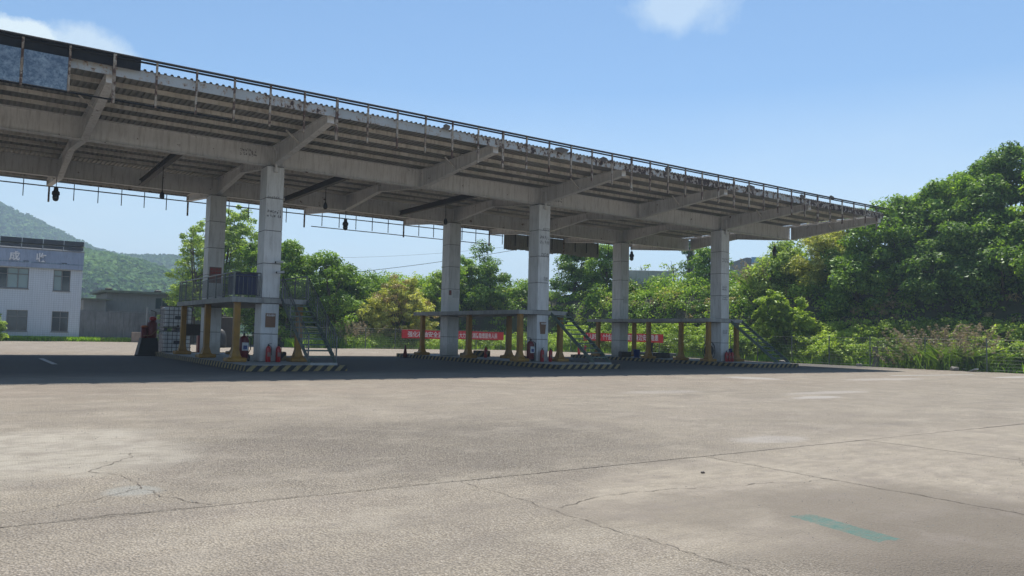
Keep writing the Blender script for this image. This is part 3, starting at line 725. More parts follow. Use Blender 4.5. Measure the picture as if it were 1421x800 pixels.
def platform(c, b1, posts, label, rail=False):
    t = thing('loading_platform', (c, 0, 0), label, 'platform', 'loading platforms round the canopy columns')
    x0, x1, y0, y1 = -1.56, 1.58, -.50, b1
    # slab in lengths, with openings for the two columns
    hw, hd = .42, .47
    segs = [(x0, -hw, y0, y1), (hw, x1, y0, y1), (-hw, hw, hd, WB - hd), (-hw, hw, WB + hd, y1)]
    m = MB()
    for s in segs:
        if s[3] > s[2]: m.box(*s, 2.63, 2.81)
    m.box(-hw, hw, y0 - .001, -hd + .001, 2.631, 2.809)
    m.build('deck_slab', M['slab'], t)
    m = MB(); m.box(x0 - .025, x1 + .025, y0 - .02, y0 - .003, 2.62, 2.83); m.box(x0 - .025, x0 - .003, y0 - .003, y1 + .02, 2.62, 2.83); m.box(x1 + .003, x1 + .025, y0 - .003, y1 + .02, 2.62, 2.83)
    m.build('deck_edge', M['slab'], t)
    for (px, pyy) in posts:
        q = MB(); q.box(-.12, .12, -.12, .12, .38, 2.625); q.build('post', M['yellow'], t, (px, pyy, 0))
        fl = MB()
        lo = [(-.23, -.23), (.23, -.23), (.23, .23), (-.23, .23)]; hi = [(-.124, -.124), (.124, -.124), (.124, .124), (-.124, .124)]
        vs = [(x, y, .36) for x, y in lo] + [(x, y, .42) for x, y in [(a * .8, b * .8) for a, b in lo]] + [(x, y, .68) for x, y in hi]
        fl.add(vs, [(0, 1, 5, 4), (1, 2, 6, 5), (2, 3, 7, 6), (3, 0, 4, 7), (4, 5, 9, 8), (5, 6, 10, 9), (6, 7, 11, 10), (7, 4, 8, 11), (3, 2, 1, 0), (8, 9, 10, 11)])
        fl.build('post_flare', M['yellow'], t, (px, pyy, 0))
        MB().box(-.38, .38, -.36, .36, .19, .36, bev=.03).build('post_footing', M['yellow'], t, (px, pyy, 0))
    # stairs descend towards the yard
    st = MB(); st.box(.46, 1.56, -4.05, -3.65, .19, .29); st.build('stair_foot', M['slab'], t)
    for sx in (.46, 1.51):
        s_ = MB(); s_.prism([(-.48, 2.81), (-.48, 2.60), (-3.78, .29), (-3.98, .29), (-3.98, .36)], 'x', sx, sx + .04); s_.build('stringer', M['stair'], t)
    for i in range(10):
        f = (i + 1) / 11; y = -.50 - f * 3.35; z = 2.78 - f * 2.47
        MB().box(.503, 1.507, y - .12, y + .13, z - .045, z + .012).build('tread', M['stair'], t)
    if rail:
        def railing(p0, p1, slope=False, n=None, post_only=False):
            p0 = Vector(p0); p1 = Vector(p1); L = (p1 - p0).length; n = n or max(2, int(L / .17)); up = Vector((0, 0, 1))
            rl = MB(); rl.tube([p0 + up * 1.03, p1 + up * 1.03], .026, 6); rl.tube([p0 + up * .88, p1 + up * .88], .014, 5); rl.tube([p0 + up * .12, p1 + up * .12], .016, 5)
            npst = max(1, round(L / 1.5))
            for k in range(npst + 1):
                q = p0.lerp(p1, k / npst); rl.bar(q, q + up * 1.03, .05, .05)
            r_ = rl.build('railing', M['steelrail'], t)
            key = 'bal'
            if key not in CP: CP[key] = MB().tube([(0, 0, .12), (0, 0, .88)], .0115, 5, cap=False).mesh('baluster', M['steelrail'])
            for k in range(1, n):
                link('baluster', CP[key], r_, p0.lerp(p1, k / n))
        railing((-1.5, -.46, 2.81), (-.45, -.46, 2.81))
        railing((-1.5, -.40, 2.81), (-1.5, b1 - .1, 2.81))
        railing((1.54, -.40, 2.81), (1.54, b1 - .1, 2.81))
        railing((-1.4, b1 - .06, 2.81), (1.45, b1 - .06, 2.81))
        railing((.44, -.55, 2.72), (.44, -3.85, .30), n=15); railing((1.57, -.55, 2.72), (1.57, -3.85, .30), n=15)
        # dark blue tarpaulin tied behind the railing corner, with a box behind it
        tp = MB(); n = 14; vs = []
        pts = [(-.55, -.38), (-1.42, -.36), (-1.44, -.1), (-1.43, .9)]
        P = []
        for (ax, ay), (bx, by) in zip(pts[:-1], pts[1:]):
            for k in range(8): P.append((ax + (bx - ax) * k / 8, ay + (by - ay) * k / 8))
        for j, (x, y) in enumerate(P):
            w_ = .012 * math.sin(j * 1.9)
            vs += [(x + w_, y + w_, 2.93), (x + w_ * .5, y + w_, 3.82 + .01 * math.sin(j))]
        tp.add(vs, [(2 * j, 2 * j + 2, 2 * j + 3, 2 * j + 1) for j in range(len(P) - 1)]).build('tarpaulin', M['blue'], t)
    return t
platform(0, 9.6, [(-1.3, -.25), (-1.3, 4.5), (-1.3, 9.3), (1.3, -.25), (1.3, 4.5), (1.3, 9.3)], 'raised platform with steel railings, blue tarpaulin and railed stairs, leftmost of the three', rail=True)
platform(LB, 10.9, [(-1.3, -.25), (-1.3, 4.7), (-1.3, 10.2), (1.3, -.25), (1.3, 4.5), (1.3, 9.0)], 'bare middle platform on yellow posts with open green stairs')
platform(2 * LB, 10.9, [(-1.3, -.25), (-1.3, 2.0), (-1.3, 4.9), (-1.3, 10.0), (1.3, -.25), (1.3, 9.0)], 'bare farthest platform on yellow posts beside the wire fence')

# ------------------------------------------------------------------ text helper
def text_mesh(s, size, mat, name='lettering', parent=None, loc=(0, 0, 0), rot=(PI / 2, 0, 0), ext=.004, bold=0.0, spacing=1.0, sx=1.0):
    c = bpy.data.curves.new(name, 'FONT'); c.body = s; c.size = size; c.extrude = ext; c.offset = bold; c.space_character = spacing
    c.resolution_u = 2
    o = bpy.data.objects.new(name, c); COL.objects.link(o)
    dg = bpy.context.evaluated_depsgraph_get(); me = bpy.data.meshes.new_from_object(o.evaluated_get(dg))
    COL.objects.unlink(o); bpy.data.objects.remove(o)
    me.materials.clear(); me.materials.append(mat)
    r = link(name, me, parent, loc); r.rotation_euler = rot; r.scale = (sx, 1, 1)
    return r

# ------------------------------------------------------------------ notices
def board(x, y, z, w, h, mat, label, txt=None, tmat='redtext', size=.1, rot=0, taper=0, group=None, cat='notice', lines=None):
    t = thing('notice_board', (x, y, z), label, cat, group, rz=rot)
    m = MB(); m.prism([(-w / 2 + taper, 0), (w / 2 - taper, 0), (w / 2, h), (-w / 2, h)], 'y', -.022, -.004); m.build('board', M[mat], t)
    if lines:
        for i, l in enumerate(lines):
            text_mesh(l, size, M[tmat], 'lettering', t, (-w / 2 + .04 + taper, -.026, h - size * 1.3 * (i + 1)), ext=.002, bold=.003)
    return t
board(.02, -.44, 1.62, .42, .58, 'brownboard', 'small brown notice board on the nearest column front', lines=['安全须知'], size=.09, tmat='lettering')
board(LB, -.44, 1.62, .42, .62, 'brownboard', 'tapered brown notice on the middle front column', taper=.06, lines=['安全须知'], size=.09, tmat='lettering')
board(0, WB - .44, 3.85, .60, .82, 'notice_pink', 'faded pink notice with red characters on the rear left column', lines=['禁止烟火', '注意安全'], size=.13)
board(LB + .12, WB - .44, 3.75, .42, .46, 'white', 'blank white notice on the rear middle column')
board(2 * LB + .1, WB - .44, 4.0, .42, .50, 'white', 'blank white notice on the rear right column')
board(LB - .28, WB - .44, 3.9, .18, .3, 'notice_pink', 'tiny pink and white sticker left of the white notice', lines=['火'], size=.12)
def camera(x, y, z, label):
    t = thing('cctv_camera', (x, y, z), label, 'camera', 'small cameras on the nearest column')
    MB().bar((-.06, 0, 0), (-.06, -.28, .02), .03, .03).build('bracket', M['alu'], t)
    MB().tube([(-.24, -.30, .0), (.06, -.30, .04)], [.05, .055], 8).build('housing', M['white'], t)
    MB().tube([(-.28, -.30, -.005), (-.24, -.30, .0)], [.035, .045], 8).build('lens', M['black'], t)
camera(.30, -.44, 4.32, 'upper small white camera on the nearest front column')
camera(.36, -.44, 3.9, 'lower small white camera on the nearest front column')

# ------------------------------------------------------------------ hanging lamps
def lamp_big(x, y, z, top, label):
    t = thing('hanging_lamp', (x, y, z), label, 'lamp', 'lamps hanging from the canopy')
    MB().tube([(0, 0, .3), (0, 0, top - z)], .018, 6).build('rod', M['dark_beam'], t)
    MB().lathe([(.05, .36), (.09, .32), (.10, .18), (.16, .12), (.17, -.02), (.13, -.04)], 14).build('lamp_housing', M['black'], t, smooth=True)
    MB().lathe([(.13, -.04), (.14, -.16), (.11, -.28), (.04, -.32)], 14).build('lamp_glass', M['glass'], t, smooth=True)
lamp_big(-7.24, WB, 7.62, 8.42, 'big black lamp hanging above the left building')
lamp_big(7.15, WB, 7.62, 8.42, 'big black lamp hanging in the rear frame between the near columns')
lamp_big(3 * LB / 2 + 7.1, 8.0, 7.35, 8.42, 'big black lamp hanging left of the farthest front column')
lamp_big(35.5, 1.2, 7.75, 8.42, 'black lamp at the far end of the canopy, before the trees')
def lamp_small(x, y, z, top, label):
    t = thing('pendant_lamp', (x, y, z), label, 'lamp', 'small pendant lamps under the dark beams')
    MB().tube([(0, 0, .18), (0, 0, top - z)], .022, 6).build('rod', M['dark_beam'], t)
    MB().lathe([(.03, .22), (.07, .16), (.10, .05), (.10, -.05), (.06, -.12)], 12).build('lamp_head', M['black'], t, smooth=True)
lamp_small(-3.65, 3.6, 7.22, 8.47, 'small dark pendant lamp left of the nearest rear column')
lamp_small(3.55, 3.0, 7.5, 8.47, 'small dark pendant lamp right of the nearest front column')
lamp_small(10.5, 3.5, 7.5, 8.47, 'small dark pendant lamp left of the middle rear column top')

# ------------------------------------------------------------------ extinguishers and small things on the islands
def extinguisher(x, y, label, s=1.0, z=.19):
    t = thing('fire_extinguisher', (x, y, z), label, 'fire extinguisher', 'fire extinguishers by the columns')
    MB().lathe([(.085 * s, 0), (.095 * s, .02), (.095 * s, .46 * s), (.075 * s, .54 * s), (.035 * s, .59 * s)], 14).build('cylinder_body', M['red'], t, smooth=True)
    MB().lathe([(.033 * s, .59 * s), (.03 * s, .64 * s), (.018 * s, .66 * s)], 8).build('valve', M['black'], t)
    MB().bar((-.02, 0, .66 * s), (.12 * s, 0, .69 * s), .02, .015).build('handle', M['black'], t)
    MB().tube([(.03, 0, .63 * s), (.11 * s, 0, .55 * s), (.115 * s, -.01, .25 * s)], .012, 6).build('hose', M['black'], t)
    MB().box(-.06 * s, .06 * s, -.0975 * s, -.094 * s, .2 * s, .36 * s).build('label_patch', M['notice_pink'], t)
    return t
extinguisher(-.06, -.60, 'red fire extinguisher, left one of the pair at the nearest column', 1.12)
extinguisher(.36, -.60, 'red fire extinguisher, right one of the pair at the nearest column', 1.12)
extinguisher(LB - .12, -.60, 'red fire extinguisher, left one of the pair at the middle column', 1.05)
extinguisher(LB + .42, -.60, 'red fire extinguisher, right one of the pair at the middle column', 1.05)
extinguisher(2 * LB - .05, -.60, 'red fire extinguisher, leftmost of three at the farthest column', 1.0)
extinguisher(2 * LB + .22, -.62, 'red fire extinguisher, middle one of three at the farthest column', 1.0)
extinguisher(2 * LB + .50, -.60, 'red fire extinguisher, rightmost of three at the farthest column', 1.0)
extinguisher(LB + .3, 5.4, 'dark red extinguisher standing behind the rear middle column', 1.0)
extinguisher(33.9, 20.3, 'small red extinguisher beyond the middle stairs, left one', 1.3, 0)
extinguisher(34.6, 20.3, 'small red extinguisher beyond the middle stairs, right one', 1.3, 0)
def trolley(x, y, label):
    t = thing('wheeled_extinguisher', (x, y, .19), label, 'fire extinguisher', 'wheeled extinguishers beside the columns')
    MB().lathe([(.17, .12), (.20, .16), (.20, .86), (.15, 1.0), (.05, 1.06)], 16).build('cylinder_body', M['darkred'], t, smooth=True)
    MB().lathe([(.045, 1.06), (.04, 1.14), (.02, 1.16)], 8).build('valve', M['black'], t)
    MB().tube([(-.2, .16, .2), (-.2, .16, 1.12), (-.1, .16, 1.22), (.1, .16, 1.22), (.2, .16, 1.12), (.2, .16, .2)], .017, 6).build('trolley_frame', M['steelrail'], t)
    for s in (-1, 1): MB().tube([(s * .22, .14, .15), (s * .27, .14, .15)], .15, 14).build('wheel', M['black'], t)
    MB().box(-.13, .13, -.212, -.203, .45, .78).build('label_patch', M['white'], t)
    MB().box(-.08, .08, -.2145, -.2125, .5, .66).build('label_picture', M['bluebin'], t)
    MB().tube([(.1, -.05, 1.05), (.26, -.1, .95), (.25, -.08, .5), (.2, .0, .35)], .02, 6).build('hose', M['black'], t)
trolley(-.85, .15, 'big dark red wheeled extinguisher left of the nearest column')
trolley(LB - .68, -.32, 'big dark red wheeled extinguisher left of the middle column')
# black wire cage / hose reel at the farthest column
t = thing('hose_reel', (2 * LB - .85, .1, .19), 'black wire hose reel leaning left of the farthest column', 'hose reel')
for q, yy in enumerate((-.12, .12)):
    MB().tube([(.42 * math.cos(k * PI / 10), yy, .65 + .55 * math.sin(k * PI / 10)) for k in range(21)], .02, 6).build('rim', M['black'], t)
    m = MB()
    for k in range(6): m.tube([(0, yy, .65), (.42 * math.cos(k * PI / 3), yy, .65 + .55 * math.sin(k * PI / 3))], .014, 5)
    m.build('spokes', M['black'], t)
MB().tube([(0, -.11, .65), (0, .11, .65)], .33, 18).build('hose_coil', M['black'], t)
MB().box(-.3, .3, -.2, .2, 0, .1).build('reel_base', M['black'], t)
def bucket(x, y, label, m_='bluebin', s=1, z=.19):
    t = thing('bucket', (x, y, z), label, 'bucket')
    MB().lathe([(.21 * s, 0), (.27 * s, .58 * s), (.285 * s, .6 * s), (.285 * s, .63 * s), (.25 * s, .63 * s), (.20 * s, .05 * s)], 18).build('bucket_body', M[m_], t, smooth=True)
    MB().tube([(.27 * s * math.cos(k * PI / 10), -.02, .6 * s - .2 * s * math.sin(k * PI / 10)) for k in range(11)], .01, 5).build('bucket_handle', M['alu'], t)
bucket(2 * LB + 1.45, .6, 'blue plastic bucket between the farthest column and its stairs', s=1.25)
bucket(27.4, 6.3, 'dark blue bucket on the farthest island by the rear column', s=.9)
# cone
t = thing('traffic_cone', (11.69, 10.07, 0), 'small dark traffic cone left of the middle island', 'cone')
MB().box(-.2, .2, -.2, .2, 0, .05, bev=.015).build('cone_base', M['black'], t)
MB().lathe([(.15, .05), (.03, .78), (.02, .80)], 14).build('cone_body', M['darkred'], t, smooth=True)
for z in (.3, .52): MB().lathe([(.158 - .165 * z, z), (.158 - .165 * (z + .1), z + .1)], 14).build('reflective_band', M['orange'], t)
# black yellow blocks on and behind the islands
def block(x, y, w, label, rz=0, z=.19, m_='stripe'):
    o = MB().box(-w / 2, w / 2, -.2, .2, 0, .38, bev=.03).build('kerb_block', M[m_], None, (x, y, z)); o.rotation_euler[2] = rz
    tag(o, label, 'block', 'low blocks standing on the islands')
block(15.2, 6.9, 1.0, 'striped low concrete block standing on the middle island')
block(2 * LB - 1.1, 7.4, .9, 'dark low block near the rear column on the farthest island', m_='dark_beam')
block(.95, 1.1, .55, 'short striped block under the nearest stairs')
block(2 * LB + .2, 5.2, 1.3, 'long dark low block in the middle of the farthest island', m_='dark_beam')

# ------------------------------------------------------------------ white cage tanks at the left
def tote(x, y, z, label, rz=0):
    t = thing('cage_tank', (x, y, z), label, 'tank', 'stacked white cage tanks', rz=rz)
    MB().box(-.62, .62, -.5, .5, .17, 1.24, bev=.06).build('tank', M['tank'], t)
    m = MB()
    for xx in (-.55, 0, .55): m.box(xx - .07, xx + .07, -.5, .5, 0, .11)
    m.box(-.62, .62, -.52, .52, .11, .15); m.build('pallet', M['cage'], t)
    m = MB()
    for k in range(7):
        xx = -.63 + 1.26 * k / 6
        for yy in (-.525, .525): m.bar((xx, yy, .15), (xx, yy, 1.29), .02, .02)
    for k in range(1, 6):
        yy = -.525 + 1.05 * k / 6
        for xx in (-.645, .645): m.bar((xx, yy, .15), (xx, yy, 1.29), .02, .02)
    for k in range(6):
        z_ = .2 + 1.08 * k / 5
        for yy in (-.54, .54): m.bar((-.66, yy, z_), (.66, yy, z_), .026, .026)
        for xx in (-.66, .66): m.bar((xx, -.54, z_), (xx, .54, z_), .026, .026)
    for yy in (-.25, .25): m.bar((-.66, yy, 1.29), (.66, yy, 1.29), .03, .03)
    m.build('cage', M['cage'], t)
    MB().lathe([(.11, 1.24), (.11, 1.30), (.09, 1.31)], 14).build('cap', M['black'], t)
    MB().tube([(0, -.5, .24), (0, -.60, .24)], .05, 10).build('outlet_valve', M['black'], t)
    MB().box(-.15, .15, -.548, -.545, .60, .78).build('label_patch', M['cage'], t)
    t.scale = (1.14, 1.1, 1.04)
tote(-.75, 13.9, 0, 'lower white cage tank of the stack left of the nearest platform')
tote(-.72, 13.9, 1.36, 'upper white cage tank of the stack left of the nearest platform')
# pump unit with dark skirt
t = thing('pump_unit', (-2.35, 12.6, 0), 'dark red pump unit on a flared black skirt left of the cage tanks', 'pump')
vs = [(-.55, -.45, 0), (.5, -.45, 0), (.5, .45, 0), (-.55, .45, 0), (-.36, -.34, .95), (.42, -.34, .95), (.42, .34, .95), (-.36, .34, .95)]
MB().add(vs, [(0, 1, 5, 4), (1, 2, 6, 5), (2, 3, 7, 6), (3, 0, 4, 7), (4, 5, 6, 7), (3, 2, 1, 0)]).build('skirt', M['black'], t)
MB().lathe([(.22, .95), (.24, 1.0), (.24, 1.75), (.18, 1.84), (.06, 1.88)], 16, (.18, 0, 0)).build('drum', M['darkred'], t, smooth=True)
MB().lathe([(.16, .95), (.17, 1.0), (.17, 1.50)], 14, (-.2, 0, 0)).build('small_drum', M['darkred'], t, smooth=True)
MB().lathe([(.18, 1.50), (.18, 1.56), (.10, 1.62)], 14, (-.2, 0, 0)).build('drum_cap', M['orange'], t, smooth=True)
MB().lathe([(.10, 1.86), (.17, 1.92), (.19, 2.0), (.14, 2.08), (.05, 2.1)], 14, (.2, -.02, 0)).build('float_ball', M['red'], t, smooth=True)
MB().tube([(-.1, 0, 1.5), (-.1, 0, 2.6)], .04, 8).build('pipe', M['beam'], t)
MB().tube([(.35, .1, 1.0), (.35, .1, 2.35), (.1, .1, 2.42)], .03, 8).build('vent_pipe', M['dark_beam'], t)
MB().tube([(.4, -.3, 1.4), (.1, -.4, 1.1), (-.3, -.38, 1.05)], .03, 6).build('hose', M['brownboard'], t)
MB().box(-.7, .9, -.62, -.5, 0, .07).build('foot_bar', M['black'], t)
t = thing('pump_motor', (.75, 14.3, 0), 'dark red machine with pipes right of the cage tanks', 'pump')
MB().box(-.2, .25, -.2, .2, 0, 1.5, bev=.03).build('cabinet', M['darkred'], t)
MB().tube([(.35, 0, .8), (.95, 0, .8)], .2, 12).build('motor', M['black'], t)
MB().tube([(.5, -.1, .0), (.5, -.1, .6), (.9, -.1, .6), (.9, -.1, 0)], .045, 8).build('pipe', M['white'], t)
MB().box(-.2, .3, -.1, .1, 1.5, 1.62).build('cap', M['black'], t)
t = thing('notice_sheet', (-.4, 13.2, 1.12), 'dark board fixed across the stacked cage tanks', 'board')
MB().box(-.05, 1.0, -.06, -.03, .0, .62).build('board', M['dark_beam'], t)

# ------------------------------------------------------------------ red banners on the fence
def banner(p0, p1, z0, z1, txts, label):
    p0 = Vector((p0[0], p0[1], 0)); p1 = Vector((p1[0], p1[1], 0)); L = (p1 - p0).length; ang = math.atan2(p1.y - p0.y, p1.x - p0.x)
    t = thing('banner', (p0.x, p0.y, 0), label, 'banner', 'red slogan banners on the fence', rz=ang)
    n = int(L * 3); vs = []
    for i in range(n + 1):
        x = L * i / n; y = .02 * math.sin(i * .9); dz = .02 * math.sin(i * .37)
        vs += [(x, y, z0 + dz), (x, y, z1 + dz)]
    m = MB().add(vs, [(2 * i, 2 * i + 2, 2 * i + 3, 2 * i + 1) for i in range(n)])
    me = m.mesh('cloth', M['banner']); cl_ = link('cloth', me, t)
    sm = cl_.modifiers.new('thickness', 'SOLIDIFY'); sm.thickness = .006
    for (x, s, sz, sx) in txts:
        text_mesh(s, sz, M['lettering'], 'lettering', t, (x, -.035, z0 + .19), ext=.003, bold=.006, sx=sx)
    for x in (0, L / 2, L): MB().tube([(x, .05, z1), (x, .05, z1 + .25)], .01, 4).build('tie_string', M['white'], t)
banner((23.46, 33.9), (35.10, 33.9), 1.02, 1.83, [(.6, '强化石油安全监管', .58, .95), (6.3, '大力消除消防隐患服务人民', .56, .68)], 'red banner with white characters on the rear fence, left of the two')
banner((39.15, 25.95), (39.15, 15.3), 1.18, 1.92, [(.45, '人人讲安全、个个会应急', .56, .70), (5.2, '——查找身边安全隐患', .56, .88)], 'red banner with white characters on the right fence, behind the farthest platform')

# ------------------------------------------------------------------ fence
def fence(pts, label, hgt=1.95):
    t = thing('wire_fence', (pts[0][0], pts[0][1], 0), label, 'fence', 'wire fences round the yard')
    o = Vector((pts[0][0], pts[0][1], 0))
    P = []
    for a, b in zip(pts[:-1], pts[1:]):
        a = Vector((a[0], a[1], 0)); b = Vector((b[0], b[1], 0)); n = max(1, round((b - a).length / 3.1))
        P += [a.lerp(b, i / n) - o for i in range(n)]
    P.append(Vector((pts[-1][0], pts[-1][1], 0)) - o)
    post = MB(); post.tube([(0, 0, -.1), (0, 0, hgt)], .04, 8); post.tube([(0, 0, hgt), (0, 0, hgt + .03)], .05, 8); pmsh = post.mesh('fence_post', M['fence'])
    for p in P: link('fence_post', pmsh, t, p)
    for a, b in zip(P[:-1], P[1:]):
        m = MB(); L = (b - a).length; d = (b - a)
        for k in range(10):
            z = .12 + k * (hgt - .2) / 9; m.tube([a + Vector((0, 0, z)), b + Vector((0, 0, z))], .0035 if k not in (0, 9) else .007, 4, cap=False)
        nv = int(L / .5)
        for k in range(1, nv):
            q = a + d * k / nv; m.tube([q + Vector((0, 0, .12)), q + Vector((0, 0, hgt - .08))], .003, 3, cap=False)
        m.build('wire_mesh', M['fence'], t)
fence([(14.0, 52), (14.0, 34.5), (35.2, 34.5)], 'grey wire fence along the rear of the yard')
fence([(35.6, 34.2), (39.4, 28.2), (39.4, 16), (38.6, 5), (38.5, -4), (38.9, -14.6), (42, -30)], 'grey wire fence along the right edge of the yard')

# ------------------------------------------------------------------ left building
bl = thing('tiled_building', (-1.3, 54, 0), 'two storey white tiled office building at the left edge', 'building')
# x from -24 to 0 (local), front face at y=0
WINS = [(-4.50 - 3.4, -4.45, 4.91, 6.85), (-2.43, -1.0, 4.82, 6.85), (-6.05, -4.36, .92, 2.87), (-2.39, -.98, .92, 2.86), (-14.5, -10.8, 4.91, 6.85), (-13.5, -10.8, .92, 2.87), (-21, -17.3, 4.91, 6.85), (-21, -17.3, .92, 2.87)]
def wall_with_holes(x0, x1, z0, z1, holes, y0, y1):
    m = MB(); xs_ = sorted({x0, x1, *[h[0] for h in holes], *[h[1] for h in holes]}); zs_ = sorted({z0, z1, *[h[2] for h in holes], *[h[3] for h in holes]})
    for a, b in zip(xs_[:-1], xs_[1:]):
        for c, d in zip(zs_[:-1], zs_[1:]):
            cx_, cz_ = (a + b) / 2, (c + d) / 2
            if any(h[0] < cx_ < h[1] and h[2] < cz_ < h[3] for h in holes): continue
            m.box(a, b, y0, y1, c, d)
    return m
wall_with_holes(-24, 0, 0, 6.92, WINS, 0, .24).build('wall', M['tile'], bl)
MB().box(-24, 0, .245, 12, 0, 6.9).build('wall', M['tile'], bl)
m = MB(); m.box(-24.2, .0, -.35, .0, 6.93, 7.35); m.box(-24.2, .02, -.36, .25, 7.352, 8.62); m.box(-.24, .02, .25, 12, 6.93, 8.6); m.build('parapet', M['parapet'], bl)
MB().box(-24.2, .06, -.40, .29, 8.623, 8.70).build('parapet_cap', M['plaster'], bl)
MB().box(-24.2, .03, -.375, -.362, 7.36, 7.46).build('blue_stripe', M['bluepanel'], bl)
for (x0, x1, z0, z1) in WINS:
    w = link('window', MB().box(x0 + .01, x1 - .01, .20, .215, z0 + .01, z1 - .01).mesh('window', M['glass']), bl)
    f = MB(); yy = (.10, .16)
    n = 4 if x1 - x0 > 2.5 else 2
    for (a, b, c, d) in ((x0, x1, z0, z0 + .07), (x0, x1, z1 - .07, z1), (x0, x0 + .07, z0 + .07, z1 - .07), (x1 - .07, x1, z0 + .07, z1 - .07), (x0 + .07, x1 - .07, z1 - .62, z1 - .56)):
        f.box(a + .002, b - .002, yy[0], yy[1], c + .002, d - .002)
    for k in range(1, n):
        xx = x0 + (x1 - x0) * k / n; f.box(xx - .035, xx + .035, yy[0] + .003, yy[1] - .003, z0 + .075, z1 - .075)
    f.build('frame', M['winframe'], w)
    for k in range(n):
        a = x0 + (x1 - x0) * k / n + .045; b = x0 + (x1 - x0) * (k + 1) / n - .045
        pale = z0 > 3 and (k >= n / 2 or k == 0) and x1 - x0 > 2.5 or (z0 > 3 and n == 2 and k == 0)
        MB().box(a, b, .168, .18, z0 + .08, z1 - .63).build('pane', M['curtain_glass' if pale else 'glass'], w)
        MB().box(a, b, .168, .18, z1 - .55, z1 - .08).build('pane', M['curtain_glass' if pale else 'glass'], w)
    MB().box(x0 - .05, x1 + .05, -.07, .0 - .002, z0 - .08, z0 - .002).build('sill', M['plaster'], w)
text_mesh('成', .88, M['lettering'], 'lettering', bl, (-6.15, -.41, 7.60), ext=.04, bold=.02)
text_mesh('收', .88, M['lettering'], 'lettering', bl, (-4.02, -.41, 7.60), ext=.04, bold=.02)
for i, x in enumerate((-4.75, -1.6)): MB().box(x - .25, x + .2, -.39, -.366, 7.47, 7.53).build('wall_light', M['black'], bl)
# roof solar rows
t = thing('solar_array', (-1.3, 54, 8.7), 'two rows of dark solar panels above the tiled parapet', 'solar panels')
for r, (y0, z0, zt) in enumerate(((-.35, .98, .50), (-.28, .40, .10))):
    for k in range(14):
        x1 = -.05 - k * 1.72 - r * .02; x0 = x1 - 1.66; w2 = 1.7
        m = MB(); m.prism([(y0, z0), (y0, z0 - (.45 if r == 0 else .28)), (y0 + .05, z0 - (.45 if r == 0 else .28)), (y0 + w2, zt - .05), (y0 + w2, zt)], 'x', x0, x1)
        m.build('solar_panel', M['solar'], t)
        MB().bar((x1 + .03, y0 - .03, z0), (x1 + .03, y0 - .03, z0 - .4), .05, .03).build('mounting_rail', M['alu'], t)
MB().box(-24, -.1, .9, .95, -.0, .4).build('support', M['solar'], t)

# boundary wall right of the building, cast concrete panels with pilasters
wl = thing('concrete_wall', (-1.2, 54, 0), 'stained grey concrete panel wall between the tiled building and the trees', 'wall')
x = 0
for i in range(12):
    w_ = 1.25; MB().box(x + .01, x + w_ - .01, 0, .16, 0, 2.95 + random.uniform(-.03, .03), bev=.02).build('wall_panel', M['wall_concrete'], wl)
    if i % 2 == 0: MB().box(x - .1, x + .12, -.08, -.002, 0, 3.0).build('pilaster', M['wall_concrete'], wl)
    x += w_
MB().box(0, x, -.06, .22, 3.005, 3.09).build('coping', M['wall_concrete'], wl)
# low building behind it
lb = thing('low_building', (2.5, 66, 0), 'low grey flat roofed building behind the concrete wall', 'building')
wall_with_holes(0, 14, 0, 5.35, [(5.15, 6.55, 3.7, 4.95)], 0, .25).build('wall', M['plaster'], lb)
MB().box(0, 14, .26, 9, 0, 5.3).build('wall', M['plaster'], lb)
w = MB().box(5.16, 6.54, .18, .2, 3.71, 4.94).build('window', M['glass'], lb)
MB().box(5.82, 5.88, .1, .15, 3.72, 4.93).build('frame', M['winframe'], w)
MB().box(-.7, 14.6, -.7, 9.5, 5.36, 5.62).build('roof', M['roofedge'], lb)
for (x, y) in ((-.2, -.3), (5, -.2)): MB().box(x, x + .7, y, y + .6, 5.623, 5.86, bev=.05).build('roof_block', M['dark_beam'], lb)
sb = thing('small_shed', (-.2, 62, 0), 'small flat roofed shed seen beside the tiled building', 'shed')
MB().box(0, 2.1, 0, 4, 0, 4.35).build('wall', M['plaster'], sb); MB().box(-.3, 2.7, -.5, 4.5, 4.353, 4.5).build('roof', M['roofedge'], sb)
# low block wall and stones before the concrete wall
t = thing('block_planter', (3.2, 52.6, 0), 'low pinkish and grey block box against the concrete wall', 'planter')
MB().box(0, .9, 0, .6, 0, 1.0, bev=.02).build('brick_box', M['brick'], t); MB().box(.92, 2.6, .05, .55, 0, .85, bev=.02).build('concrete_box', M['wall_concrete'], t); MB().box(1.4, 2.0, .02, .048, .5, .72).build('vent', M['black'], t)
# cabinets / boxes behind the nearest island
t = thing('equipment_cabinet', (5.6, 33.5, 0), 'white framed cabinet with dark cover behind the nearest island', 'cabinet')
MB().box(0, .35, 0, .6, 0, 2.4, bev=.02).build('white_post_box', M['white'], t); MB().box(.4, 2.2, .1, .8, 0, 2.5, bev=.02).build('brown_cabinet', M['dark_beam'], t)
MB().lathe([(.42, 0), (.45, .3), (.42, .9), (.28, 1.35), (.05, 1.5)], 14, (1.1, -.5, 0)).build('dark_cover', M['black'], t, smooth=True)
